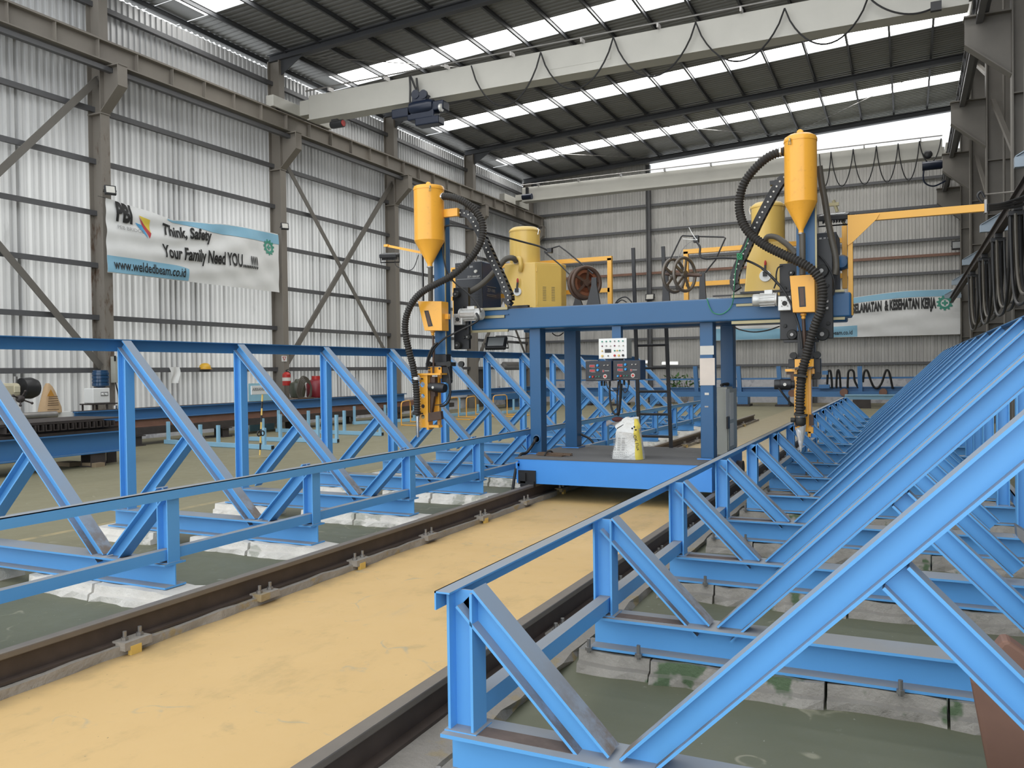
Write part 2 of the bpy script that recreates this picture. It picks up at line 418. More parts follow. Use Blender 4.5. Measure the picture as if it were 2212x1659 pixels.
# ------------------------------------------------------------------ world
w = bpy.data.worlds.new('overcast_sky'); bpy.context.scene.world = w; w.use_nodes = True
bg = w.node_tree.nodes['Background']; bg.inputs[0].default_value = (.93,.97,1,1); bg.inputs[1].default_value = WORLD_E
_nt = w.node_tree; _g = _nt.nodes.new('ShaderNodeTexCoord'); _s = _nt.nodes.new('ShaderNodeSeparateXYZ'); _m = _nt.nodes.new('ShaderNodeMapRange')
_nt.links.new(_g.outputs['Generated'], _s.inputs[0]); _nt.links.new(_s.outputs[1], _m.inputs[0])
_m.inputs[1].default_value = -.9; _m.inputs[2].default_value = .2; _m.inputs[3].default_value = 1.85; _m.inputs[4].default_value = 1.0   # brighter sky beyond the open front of the hall
_nt.links.new(_m.outputs[0], bg.inputs[1])
sc = bpy.context.scene
sc.view_settings.view_transform = 'Standard'; sc.view_settings.look = 'None'; sc.view_settings.exposure = EXPO; sc.view_settings.gamma = 1
try:
    sc.cycles.use_denoising = True; sc.cycles.max_bounces = 7; sc.cycles.diffuse_bounces = 4; sc.cycles.sample_clamp_indirect = 6; sc.cycles.use_adaptive_sampling = True; sc.cycles.adaptive_threshold = .05
except Exception: pass

# ------------------------------------------------------------------ shell
WX, BY, RXW = -16.8, 37.8, 4.6
COLY = [13.19+5.93*k for k in range(5)]
def rz(x): return 11.70+.051*x
b = MB(); b.box(-22, 9, -4, BY+3, -.3, 0); struct('floor', b, M['floor'])

def corrugated(mb, a0, a1, pitch, depth, fn):
    """trapezoid sheet: fn(a, d, k) -> point; a along, d depth, k 0/1 the two ends"""
    n = int((a1-a0)/pitch); prof = []
    for i in range(n+1):
        a = a0+i*pitch
        for f, d in ((0,0),(.38,0),(.5,depth),(.88,depth)): prof.append((min(a+f*pitch, a1), d))
    vs = [fn(a,d,0) for a,d in prof]+[fn(a,d,1) for a,d in prof]; N = len(prof)
    mb.add(vs, [(i,i+1,N+i+1,N+i) for i in range(N-1)])
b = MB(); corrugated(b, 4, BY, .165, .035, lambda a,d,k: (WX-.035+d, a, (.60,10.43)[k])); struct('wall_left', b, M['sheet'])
b = MB(); b.box(WX-.12, WX-.04, 4, BY, 0, .60); b.box(WX-.16, WX+.08, 4, BY, .46, .60); struct('wall_left_base', b, M['masonry'])
b = MB()
corrugated(b, WX, -10.75, .13, .025, lambda a,d,k: (a, BY+.025-d, (1.02, 11.2)[k]))
corrugated(b, -10.75, RXW, .13, .025, lambda a,d,k: (a, BY+.025-d, (1.02, 10.15)[k])); struct('wall_back', b, M['sheet_back'])
b = MB(); b.box(WX, RXW, BY-.02, BY+.18, 0, 1.02); struct('wall_back_base', b, M['masonry'])
b = MB(); corrugated(b, -1, BY, .2, .03, lambda a,d,k: (RXW+.03-d, a, (0, 11.9)[k])); struct('wall_right', b, M['right_steel'])

# roof sheets and skylight strips
SK = [(15.37,16.4),(21.5,22.55),(27.4,28.45),(33.25,34.35)]
y0 = 12.2
for s0, s1 in SK+[(BY+.6, None)]:
    b = MB(); corrugated(b, y0, s0, .2, .035, lambda a,d,k: ((-17.5,RXW+.6)[k], a, rz((-17.5,RXW+.6)[k])+d)); struct('ceiling', b, M['roof'])
    if s1 is None: break
    for xa, xb in ((-17.5,-16.45),(1.95,RXW+.6)):
        b = MB(); b.add([(xa,s0,rz(xa)+.02),(xb,s0,rz(xb)+.02),(xb,s1,rz(xb)+.02),(xa,s1,rz(xa)+.02)], [(0,1,2,3)]); struct('ceiling', b, M['roof'])
    b = MB(); X0, X1 = -16.45, 1.95
    b.add([(X0,s0,rz(X0)+.02),(X1,s0,rz(X1)+.02),(X1,s1,rz(X1)+.02),(X0,s1,rz(X0)+.02)], [(0,1,2,3)])
    struct('window_%d' % (SK.index((s0,s1))+1), b, M['skylight']); y0 = s1
PUR = [-17.1,-16.1,-14.9,-13.62,-12.44,-11.28,-10.04,-8.9,-7.7,-6.5,-5.3,-4.08,-2.87,-1.66,-.47,.72,1.9,3.1]
for x in PUR:
    b = MB(); b.ibeam((x,12.3,rz(x)-.07), (x,BY-.3,rz(x)-.07), .13, .06, .02, .015); struct('roof_purlin_beam', b, M['rafter'])
for y in COLY:
    b = MB(); a0, a1 = V((-16.72,y,10.66)), V((3.4,y,11.60)); b.ibeam(a0, a1, .21, .2, .02, .03)
    b.prism([(-16.3,y-.012,10.58),(-16.3,y-.012,10.15),(-15.5,y-.012,10.61)], (0,.024,0)); struct('roof_beam', b, M['rafter'])
# thin roof bracing rods
for (ax,ay,bx,by) in ((-16,COLY[3],-10,COLY[4]),(-10,COLY[3],-4.5,COLY[4]),(-4.5,COLY[4],1.5,COLY[3]),(-16,COLY[1],-10,COLY[2])):
    b = MB(); b.tube([(ax,ay,rz(ax)-.2),(bx,by,rz(bx)-.2)], .012, 6); struct('trim_1', b, M['steel'])

# columns with crane corbels
def hcol(mb, x0, x1, y, z0, z1, fw, tf=.025):
    mb.box(x0, x0+tf, y-fw/2, y+fw/2, z0, z1); mb.box(x1-tf, x1, y-fw/2, y+fw/2, z0, z1); mb.box(x0+tf, x1-tf, y-.012, y+.012, z0, z1)
for y in [7.26]+COLY:
    b = MB(); hcol(b, -16.72, -16.30, y, 0, 10.56, .23)
    b.box(-16.72,-16.28,y-.125,y+.125,7.42,7.45)
    struct('steel_column', b, M['column'])
    b = MB(); b.prism([(-16.30,y-.012,8.42),(-16.30,y-.012,7.47),(-15.72,y-.012,7.98),(-15.72,y-.012,8.42)], (0,.024,0))
    b.box(-16.3,-15.70,y-.125,y+.125,8.42,8.45); b.box(-15.735,-15.715,y-.125,y+.125,7.96,8.42)
    d = V((.58,0,.51)).normalized(); b.bar((-16.3,y,7.46), (-15.72,y,7.97), .25, .02); struct('column_bracket_beam', b, M['column'])
for y in COLY:
    b = MB(); hcol(b, 1.85, 2.5, y, 0, 11.42, .32, .03)
    for z in (1.2,2.6,4.0,5.4,6.8,9.6): b.box(1.88,2.47,y-.15,y+.15,z,z+.02)
    struct('steel_column', b, M['right_steel'])
    b = MB(); b.prism([(1.85,y-.015,8.42),(1.85,y-.015,7.2),(1.05,y-.015,7.9),(1.05,y-.015,8.42)], (0,.03,0)); b.box(1.03,1.85,y-.15,y+.15,8.42,8.45)
    b.bar((1.85,y,7.19),(1.05,y,7.89),.3,.02); struct('column_bracket_beam', b, M['right_steel'])
# conduits and loose struts along the far right columns
for x, y in ((2.05,19.0),(2.2,24.6),(1.8,30.5)):
    b = MB(); b.tube([(x,y-.25,.2),(x,y-.25,11.3)], .03, 8); struct('trim_2', b, M['right_steel'])
for (p,q) in (((2.3,20.5,5.2),(2.0,24.8,8.3)),((2.3,26.5,5.0),(2.0,30.7,8.2)),((2.0,25.2,9.0),(2.0,30.8,11.2))):
    b = MB(); b.bar(p, q, .1, .1); struct('trim_3', b, M['right_steel'])
# girts
for z in (1.70,2.90,4.08,5.26,6.43,7.60,8.78,9.98):
    b = MB(); b.box(-16.78,-16.62,4.2,BY-.1,z-.055,z+.01); b.box(-16.645,-16.605,4.2,BY-.1,z-.085,z+.03); struct('trim_4', b, M['girt'])
for z in (9.1,7.95,6.62,5.98,5.28,2.95,1.66):
    b = MB(); b.box(WX+.1,RXW,BY-.14,BY-.01,z-.05,z+.01); b.box(WX+.1,RXW,BY-.15,BY-.13,z-.08,z+.03)
    struct('trim_5', b, M['rust'] if z == 5.98 else M['girt'])
for x in (-10.75,-3.6):
    b = MB(); hcol(b, x-.09, x+.09, BY-.25, 0, 10.9 if x < -8 else 10.2, .22); struct('steel_column', b, M['girt'])
# cross braces between the columns
for ya, yb in ((7.26,13.10),(19.2,24.95),(31.05,36.8)):
    for za, zb in ((1.75,8.2),(8.0,1.75)):
        b = MB(); s = .09 if za > 5 else 0
        b.bar((-16.40-s,ya,za),(-16.40-s,yb,zb),.02,.15,up=(0,.7,.7)); b.bar((-16.44-s,ya,za+.075),(-16.44-s,yb,zb+.075),.08,.012); struct('brace_beam', b, M['brace'])
# crane runway beams
for x in (-16.02, 1.35):
    b = MB(); b.ibeam((x,4,8.69),(x,BY-.2,8.69),.46,.24,.015,.025); b.box(x-.03,x+.03,4,BY-.2,8.92,8.98)
    y = 4.6
    while y < BY-.3: b.box(x-.11,x+.11,y-.008,y+.008,8.48,8.90); y += 1.02
    struct('crane_runway_beam', b, M['girt'] if x > 0 else M['column'])
    b = MB(); b.box(x-.10,x+.02,4,BY-.2,8.30,8.40); struct('trim_6', b, M['girt'])
# ------------------------------------------------------------------ track between the frames
for side, xr in (('left', -3.995), ('right', -1.865)):
    sgn = 1 if side == 'left' else -1
    b = MB(); N = 150; rnd = random.Random(3 if sgn > 0 else 5)
    xi = xr+sgn*.095; xo = xr-sgn*.26
    ys = [-.5+i*.17 for i in range(N)]; ji = [rnd.uniform(-.012,.012) for _ in ys]; jz = [rnd.uniform(-.008,.008) for _ in ys]
    vs = []
    for y, a, c in zip(ys, ji, jz): vs += [(xi+a,y,0),(xi+a*.6,y,.05+c),(xo-a,y,.05-c),(xo+a,y,0)]
    fs = [(i*4+k, i*4+k+1, i*4+k+5, i*4+k+4) for i in range(N-1) for k in range(3)]; b.add(vs, fs); struct('track_curb', b, M['curb'])
    r = thing('rail', 'rusty brown crane rail on a concrete curb along the %s edge of the yellow strip' % side, 'rail', (xr, 12, .05), 'floor rails for the gantry')
    b = MB(); b.box(xr-.06,xr+.06,-.4,24.5,.05,.065); b.box(xr-.009,xr+.009,-.4,24.5,.065,.17); b.build('rail_web', M['rail'], r)
    b = MB(); b.box(xr-.034,xr+.034,-.4,24.5,.165,.20); b.build('rail_head', M['rail_head'], r, bevel=.006)
    y = 1.15; k = 0
    while y < 23:
        c = MB(); cx = xr+.085
        c.box(cx-.05,cx+.05,y-.09,y+.09,.03,.075); c.build('clamp_block', M['curb'], r)
        for dy in (-.05,.05): c = MB(); c.cyl((cx,y+dy,.07),(cx,y+dy,.125),.011,8); c.cyl((cx,y+dy,.075),(cx,y+dy,.092),.02,6); c.build('clamp_bolt', M['steel'], r)
        if sgn > 0 and k % 2 == 0:
            c = MB(); c.box(cx+.03,cx+.055,y-.055,y+.015,.0,.05); c.build('paint_daub', M['yellow_soft'], r)
        y += 1.06; k += 1

# ------------------------------------------------------------------ V cradle frames
YC0, PITCHY = 2.58, 1.5
def make_frame(mir, label):
    """mir=False: bank beside the camera; True: mirrored bank across the track"""
    X = (lambda x: -5.93-x) if mir else (lambda x: x)
    t = thing('cradle_frame', label, 'frame', (X(-.855), 0, 0))
    mb = M['blue']
    b = MB(); b.ibeam((X(-1.475),0,.193),(X(.93),0,.193),.165,.18,.010,.013); b.build('base_beam', mb, t)
    b = MB(); b.ibeam((X(-1.415),0,.274),(X(-1.415),0,.762),.10,.10,.008,.010,up=(1,0,0))
    b.box(X(-1.475),X(-1.35),-.06,.06,.2745,.28); b.build('short_post', mb, t)
    q = math.sqrt(.5)
    # short diagonal, upper face x+z=-.582
    def diag(p0, p1, nrm, name):
        p0 = V((X(p0[0]),0,p0[1])); p1 = V((X(p1[0]),0,p1[1])); n = V((-nrm[0] if mir else nrm[0],0,nrm[1]))
        b = MB(); b.ibeam(p0-n*.049, p1-n*.049, .098, .10, .008, .010, up=n); return b.build(name, mb, t)
    diag((-1.361,.779),(-.872,.290),(q,q),'short_diagonal')
    diag((-.84,.288),(.738,1.866),(-q,q),'long_diagonal')
    diag((-.0,.978),(.60,.378),(q,q),'brace')
    b = MB(); b.ibeam((X(.755),0,.274),(X(.755),0,1.688),.10,.10,.008,.010,up=(1,0,0)); b.box(X(.795),X(.805),-.05,.05,1.688,1.784); b.box(X(.755),X(.795),-.004,.004,1.688,1.742); b.box(X(.69),X(.82),-.06,.06,.2745,.28); b.build('tall_post', mb, t)
    # shoe plate under the V
    b = MB(); b.box(X(-1.35),X(-1.0),-.05,.02,.2755,.277); b.build('weld_strip', M['grime'], t)
    return t
def place_frames(mir, ns, bank):
    first = None
    for i, n in enumerate(ns):
        y = YC0+PITCHY*n
        if mir: lab = 'blue V-shaped beam cradle, %s from the camera in the row before the banner wall' % WORDS[i]
        else: lab = 'blue V-shaped beam cradle, %s from the camera in the row beside the big columns' % WORDS[i]
        if i == len(ns)-1: lab = 'blue V-shaped beam cradle at the far end of the row %s' % ('before the banner wall' if mir else 'beside the big columns')
        if first is None: first = make_frame(mir, lab); o = first
        else: o = dup(first, (0,0,0), lab)
        o.location = (first.location.x, y, 0); o['group'] = 'blue V cradles in the %s bank' % bank
place_frames(False, list(range(0,14)), 'near')
place_frames(True, list(range(0,14)), 'wall side')
Y0, Y1 = YC0-.09, YC0+13*PITCHY+.09
for mir, where in ((False, 'on the row beside the big columns'), (True, 'on the row before the banner wall')):
    X = (lambda x: -5.93-x) if mir else (lambda x: x)
    b = MB(); b.box(X(-1.49),X(-1.430),Y0,Y1,.764,.770); b.box(X(-1.49),X(-1.484),Y0,Y1,.705,.770)
    o = b.build('guide_rail', M['blue']); tag(o, 'flat blue angle rail along the short post tops '+where, 'rail', 'rails tying the cradles')
    b = MB(); b.box(X(-1.39),X(-1.385),Y0+.1,Y1-.1,.30,.362); b.box(X(-1.445),X(-1.385),Y0+.1,Y1-.1,.362,.367); b.box(X(-1.445),X(-1.385),Y0+.1,Y1-.1,.295,.300)
    if mir: b.box(X(-1.445),X(-1.44),Y0+.1,Y1-.1,.30,.362)
    o = b.build('lower_tie_rail', M['blue']); tag(o, 'low blue channel rail at the short post feet '+where, 'rail', 'rails tying the cradles')
    b = MB(); b.box(X(.812),X(.82),Y0,Y1,1.765,1.875); b.box(X(.742),X(.82),Y0,Y1,1.868,1.876)
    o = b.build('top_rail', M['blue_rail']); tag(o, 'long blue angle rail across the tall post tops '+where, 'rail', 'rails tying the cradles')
    b = MB(); b.box(X(.83),X(.84),Y0+.1,Y1-.1,.30,.385); b.box(X(.83),X(.88),Y0+.1,Y1-.1,.378,.385)
    o = b.build('foot_tie_rail', M['blue']); tag(o, 'low blue rail tying the tall post feet '+where, 'rail', 'rails tying the cradles')

# concrete pads under the base beams
def pad(x0, x1, y0, y1, h, mat, seed):
    rnd = random.Random(seed); b = MB(); nx = max(3, int((x1-x0)/.08)); vs = []; 
    top = [[None]*2 for _ in range(nx+1)]
    for i in range(nx+1):
        x = x0+(x1-x0)*i/nx; jf = rnd.uniform(-.022,.022); jb = rnd.uniform(-.012,.012); jh = rnd.uniform(-.012,.002)
        vs += [(x,y0+jf,0),(x,y0+jf*.5+.006,h*.42+jh),(x,y0+jf*.4+.034,h*.50+jh),(x,y0+.042+jf*.3,h+jh),(x,y1-.02+jb,h+jh),(x,y1+jb,0)]
    fs = [(i*6+k,i*6+k+1,(i+1)*6+k+1,(i+1)*6+k) for i in range(nx) for k in range(5)]
    fs += [(0,1,2,3,4,5)[::-1], tuple(nx*6+k for k in range(6))]
    b.add(vs, fs); return struct('concrete_pad_slab', b, mat)
for n in range(0,14):
    y = YC0+PITCHY*n
    # near bank: grey pads with anchor bolts
    for j, (xa, xb) in enumerate(((-1.53,-1.16),(-1.148,-.35),(-.338,.14),(.152,1.0))):
        p = pad(xa, xb, y-.135-.02*(j%2), y+.125, .110, M['pad_grey'], n*7+j)
        if j in (0,2) :
            for bx in ((xa+.06, xb-.05) if j == 0 else (xa+.3,)):
                c = MB(); c.cyl((bx,y-.115,.10),(bx,y-.115,.17),.010,8); c.cyl((bx,y-.115,.112),(bx,y-.115,.128),.019,6); c.build('anchor_bolt', M['steel'], p)
    for j, (xa, xb) in enumerate(((-5.05,-4.32),(-5.75,-5.08),(-6.95,-6.2))):
        pad(xa, xb, y-.19, y+.14, .110, M['pad_white'], n*11+j+3)
# ------------------------------------------------------------------ gantry and everything on it
S = 4.046
def PQ(ox, oy, s): return lambda x, y: (ox+x/s, oy+y/s)
q5, q6, q7, q8, q9, q10 = PQ(700,380,S), PQ(700,700,S), PQ(1150,480,S), PQ(1500,250,S), PQ(1500,580,S), PQ(1100,700,S)
def rect(q, x0, y0, x1, y1, Y):
    xm, ym = (x0+x1)/2, (y0+y1)/2
    return atY(*q(x0,ym),Y).x, atY(*q(x1,ym),Y).x, atY(*q(xm,y1),Y).z, atY(*q(xm,y0),Y).z
def bx(mb, q, x0, y0, x1, y1, Y, dep):
    a, b_, c, d = rect(q, x0, y0, x1, y1, Y); mb.box(a, b_, Y, Y+dep, c, d); return mb
def pt(q, x, y, Y): return atY(*q(x,y),Y)
def pts(q, lst, Y): return [atY(*q(p[0],p[1]), p[2] if len(p) > 2 else Y) for p in lst]
def one(name, mb, mat, label, cat, group=None, bevel=0):
    return tag(mb.build(name, mat, bevel=bevel), label, cat, group)

YF = 9.30                                  # front face of the gantry beam
g = thing('welding_gantry', 'blue portal gantry on four posts with a low platform straddling the floor rails', 'gantry', (-3.06, 9.8, .2))
b = MB(); b.box(-4.20,-1.90,8.95,8.965,.205,.497); b.box(-4.20,-4.185,8.965,10.75,.205,.49); b.box(-1.915,-1.90,8.965,10.75,.205,.49); b.box(-4.20,-1.90,10.735,10.75,.205,.49); b.box(-4.0,-2.0,9.0,10.7,.26,.30)
b.build('platform', M['blue_bright'], g)
M['deck'] = painted('grey_worn_deck', (.115,.115,.12), dust=(.15,.148,.145), amount=.6, rough=.6)
b = MB(); b.box(-4.22,-1.895,8.945,10.76,.49,.505); b.build('deck_plate', M['deck'], g)
for px in (1118.5, 1537):
    p = atY(px, 1001, 8.93); b = MB(); b.lathe(p+V((0,.0,0)), [(.0,-.012),(.035,-.012),(.035,.012),(0,.012)], 14, axis=(1,0,0)); b.box(p.x-.012,p.x+.012,p.y-.035,p.y+.035,p.z-.055,p.z)
    b.build('lifting_lug', M['blue_bright'], g)
b = MB(); bx(b, q10, 78,1280,228,1400, 8.925, .02); bx(b, q10, 95,1375,215,1425, 8.90, .05); bx(b, q10, 85,1300,140,1390, 8.90, .03); b.build('buffer_box', M['black'], g)
for x in (-3.995,-1.865):
    for y in (9.25,10.4): b = MB(); b.lathe((x-.04 if x < -3 else x-.04,y,.30), [(0,0),(.1,0),(.1,.08),(0,.08)], 22, axis=(1,0,0)); b.build('wheel', M['dark_steel'], g)
def post(x0, x1, y0, y1):
    b = MB(); b.box(x0,x1,y0,y1,.517,2.06); p = b.build('post', M['blue_gantry'], g, bevel=.008)
    b = MB(); b.box(x0-.035,x1+.035,y0-.035,y1+.035,.5055,.519); b.build('base_plate', M['blue_bright'], g)
    return p
X1 = [atY(1144.5,840,9.42).x, atY(1168,840,9.42).x]; X3 = [atY(1512.5,840,9.42).x, atY(1541,840,9.42).x]
X2 = [atY(1219.5,840,10.3).x, atY(1245,840,10.3).x]; X4 = [atY(1556.5,780,10.3).x, atY(1584,780,10.3).x]
P1 = post(*X1,9.42,9.60); post(*X2,10.3,10.48); P3 = post(*X3,9.42,9.60); post(*X4,10.3,10.48)
# cable hole in the front post
c0 = pt(q10,238,1005,9.416); b = MB(); b.tube([c0+V((.045*math.cos(t*PI/10),0,.045*math.sin(t*PI/10))) for t in range(20)], .008, 8, closed=True); b.build('cable_grommet', M['blue_gantry'], g)
b = MB(); b.lathe(c0+V((0,.002,0)), [(0,-.002),(.042,-.002)], 18, axis=(0,1,0)); b.build('cable_hole', M['black'], g)
# papers and labels on the other front post
for (x0,y0,x1,y1,m,n) in ((1668,190,1788,268,'offwhite','notice_sheet'),(1666,298,1797,535,'cream_paper','notice_sheet'),(1708,600,1745,620,'offwhite','sticker'),(1708,716,1740,728,'steel','sticker')):
    b = MB(); bx(b, q10, x0,y0,x1,y1, 9.415, .004); b.build(n, M[m], g)
BX0, BX1 = -4.97, atY(1838,660,YF).x
b = MB(); b.box(BX0,BX1,YF,YF+.30,2.045,2.30); b.build('front_beam', M['blue_gantry'], g, bevel=.018)
b = MB(); b.box(BX0+.3,BX1-.1,10.22,10.50,2.045,2.30); b.build('rear_beam', M['blue_gantry'], g, bevel=.018)
b = MB(); b.box(BX0+.3,BX1-.1,YF+.3,10.22,2.285,2.299)
for x in (-4.55,-3.6,-2.7,-1.7,-.75): b.box(x-.05,x+.05,YF+.3,10.22,2.16,2.285)
b.build('top_plate', M['blue_gantry'], g)
for (q,x0,y0,x1,y1) in ((q5,1385,1150,1602,1172),(q5,1270,1345,1606,1366),(q7,1740,632,1985,655),(q7,1740,858,2165,884),(q8,1210,1520,1310,1540),(q9,1210,425,1315,448)):
    b = MB(); bx(b, q, x0,y0,x1,y1, YF-.028, .03); b.build('guide_strip', M['tan_steel'], g)
for (q,x0,y0,x1,y1) in ((q5,1390,1220,1575,1243),(q7,1780,712,1925,733)):
    b = MB(); bx(b, q, x0,y0,x1,y1, YF-.022, .022); b.build('rack_bar', M['tan_steel'], g)
    b = MB(); bx(b, q, (x0 if q is q5 else x0-42), y0-9, (x1+35 if q is q5 else x1), y0-3, YF-.02,.02); b.build('rack_ledge', M['blue_gantry'], g)
for (q,x0,y0,x1,y1) in ((q5,1600,1132,1780,1152),(q5,1600,1152,1812,1162),(q7,1575,630,1980,640)):
    b = MB(); bx(b, q, x0,y0,x1,y1, YF+.02, .06); b.build('chain_tray', M['black'], g)
b = MB(); bx(b, q10, 898,20,975,125, 9.36, .08); b.build('panel_drop_post', M['blue_gantry'], g)
b = MB(); bx(b, q10, 903,300,985,330, 9.30, .06); bx(b, q10, 700,318,1160,328, 9.28, .10); b.build('panel_bracket', M['black'], g)

# ladder
lad = thing('ladder', 'black steel ladder leaning on the rear beam of the gantry behind the flux bag', 'ladder', (-3.2,10.9,.5))
def lp(u, v, Y):  return pt(q10,u,v,Y)
ra = [pt(q7,880,225,10.56), pt(q10,1136,1000,10.70)]; rb = [pt(q7,1142,212,10.56), pt(q10,1414,1065,10.70)]
for a_ in (ra, rb):
    a_[1] = a_[0]+(a_[1]-a_[0])*((a_[0].z-.506)/(a_[0].z-a_[1].z)); b = MB(); b.bar(a_[0], a_[1], .045, .03, up=(0,1,0)); b.build('side_rail', M['black'], lad)
for yy in (185,385,590,790,985):
    za = pt(q10,1245,yy,10.63).z; t = (ra[0].z-za)/(ra[0].z-ra[1].z); u = (rb[0].z-za)/(rb[0].z-rb[1].z)
    b = MB(); b.tube([ra[0]+(ra[1]-ra[0])*t, rb[0]+(rb[1]-rb[0])*u], .017, 10); b.build('rung', M['black'], lad)

# white control box
qa = PQ(1260,720,15.08)
YB = 9.12
cb = thing('control_box', 'white enclosure with rows of round lamps and a dark screen hanging under the gantry beam', 'control box', (-2.75,YB,1.5))
x0,x1,z0,z1 = rect(qa, 505,165,1415,825, YB)
b = MB(); b.box(x0+.005,x1-.005,YB+.006,YB+.21,z0+.004,z1-.004); b.build('case', M['cabinet'], cb, bevel=.004)
b = MB(); b.box(x0,x1,YB-.002,YB+.008,z0,z1); b.build('front_panel', M['white'], cb, bevel=.002)
b = MB(); bx(b, qa, 700,515,905,630, YB-.006, .004); b.build('screen', M['black'], cb)
mm = {'g':M['green'],'w':M['offwhite'],'y':M['yellow_soft'],'r':M['red'],'k':M['black'],'d':M['ink_grey'],'p':plain('dark_red_button',(.16,.02,.06),.35)}
LAMP = [(618,272,'g',24),(752,268,'g',24),(882,262,'g',24),(1022,255,'d',24),(1155,252,'g',24),(1292,250,'g',24),
 (620,418,'p',22),(752,410,'d',22),(885,410,'w',24),(1022,405,'p',24),(1160,402,'w',24),(1296,396,'w',24),
 (620,578,'y',24),(1026,565,'g',26),(1106,563,'y',26),(1190,560,'g',26),(1296,556,'k',16),(622,738,'y',38),(815,735,'k',20),(1025,725,'r',38),(1160,722,'y',36),(1296,718,'k',38)]
for u, v, c, r in LAMP:
    p = pt(qa,u,v,YB-.002); R_ = r/15.08/1806*9.6; b = MB(); b.lathe(p, [(0,-.016),(R_*.8,-.016),(R_,-.011),(R_,0),(0,0)], 14, axis=(0,1,0)); b.build('lamp_button' if r < 30 else 'push_button', mm[c], cb)
for v in (328,470): 
    for u in (622,755,886,1022,1160,1296):
        b = MB(); bx(b, qa, u-48,v-5,u+48,v+3, YB-.004, .002); b.build('caption_strip', M['ink_grey'], cb) if False else None
# two black wire feed control boxes
for k, (ax0,ay0,ax1,ay1,lab) in enumerate(((70,905,925,1555,'black control box with red displays, under the white enclosure and farther from the ladder'),(965,875,1870,1525,'black control box with red displays, under the white enclosure and nearer the ladder'))):
    Yk = 9.10; t = thing('feeder_control_box', lab, 'control box', (atY(*qa((ax0+ax1)/2,ay1),Yk).x,Yk,atY(*qa(ax0,ay1),Yk).z), 'paired black control boxes')
    a0,a1,c0_,c1_ = rect(qa, ax0,ay0,ax1,ay1, Yk); b = MB(); b.box(a0,a1,Yk,Yk+.20,c0_,c1_); b.build('case', M['navy'], t, bevel=.008)
    b = MB(); b.box(a0+.004,a1-.004,Yk-.006,Yk+.002,c0_+.004,c1_-.004); b.build('front_panel', M['panel_black'], t, bevel=.004)
    dx, dy = (0,0) if k == 0 else (908,-28)
    for (u0,v0,u1,v1,m,nm) in ((205,1033,362,1098,'red_led','display'),(212,1188,370,1250,'red_led','display'),(630,1200,672,1262,'red_led','toggle_switch')):
        b = MB(); bx(b, qa, u0+dx-10,v0+dy-8,u1+dx+10,v1+dy+8, Yk-.009,.004); b.build(nm+'_bezel', M['ink_grey'], t)
        b = MB(); bx(b, qa, u0+dx,v0+dy,u1+dx,v1+dy, Yk-.011,.003); b.build(nm, M[m], t)
    for (u,v,r,m,nm) in ((468,1048,44,'blue_btn','knob'),(478,1200,44,'blue_btn','knob'),(226,1422,34,'blue_btn','push_button'),(322,1415,36,'red','push_button'),(432,1412,20,'green','lamp_button'),(528,1408,20,'green','lamp_button'),(690,1045,20,'offwhite','screw_terminal'),(812,1040,20,'offwhite','screw_terminal')):
        p = pt(qa,u+dx,v+dy,Yk-.006); R_ = r/15.08/1806*9.6; b = MB(); b.lathe(p, [(0,-.02),(R_*.75,-.02),(R_,-.012),(R_,0),(0,0)], 14, axis=(0,1,0)); b.build(nm, M[m], t)
    p = pt(qa,710+dx,1402+dy,Yk-.008); b = MB(); b.tube([p+V((.019*math.cos(i*PI/8),0,.019*math.sin(i*PI/8))) for i in range(16)], .006, 6, closed=True); sk = b.build('socket', M['offwhite'], t)
    b = MB(); b.lathe(p, [(0,-.004),(.014,-.004),(.014,.0),(0,0)], 12, axis=(0,1,0)); b.build('socket_core', M['red'], t)
    for (u0,v0,u1,v1) in ((695,1205,840,1235),(260,1262,400,1272),(260,1118,385,1126),(420,1100,525,1106),(400,1505,870,1512),(730,1030,770,1036)):
        b = MB(); bx(b, qa, u0+dx,v0+dy,u1+dx,v1+dy, Yk-.0075,.002); b.build('printed_line', M['ink_grey'], t)
    for u in ((600,690,860) if k == 0 else (1190,1330,1480)):
        p = pt(qa,u,ay1+2,Yk+.1); b = MB(); b.cyl(p, p-V((0,0,.055)), .013, 12); b.build('cable_gland', M['black_rubber'], t)
for k, (ln, r, lab) in enumerate((([(878,500),(878,600),(885,690),(905,765),(930,788),(952,765),(962,700),(968,600),(970,500)],.012,'black cable loop hanging under the control boxes, thicker inner strand'),
        ([(850,500),(862,560),(905,585),(950,572),(970,555)],.006,'thin black wire sagging between the control box glands'),
        ([(985,560),(1010,600),(1035,570),(1046,500)],.006,'thin black wire drooping toward the ladder below the control boxes'),
        ([(955,500),(945,620),(948,780),(960,785),(972,700),(985,520)],.010,'black cable doubled back in a tall loop beside the inner loop'))):
    b = MB(); b.tube(smooth_path(pts(q10, ln, 9.20+.012*k), 6), r, 8); one('hanging_cable', b, M['cable'], lab, 'cable', 'cables under the control boxes')

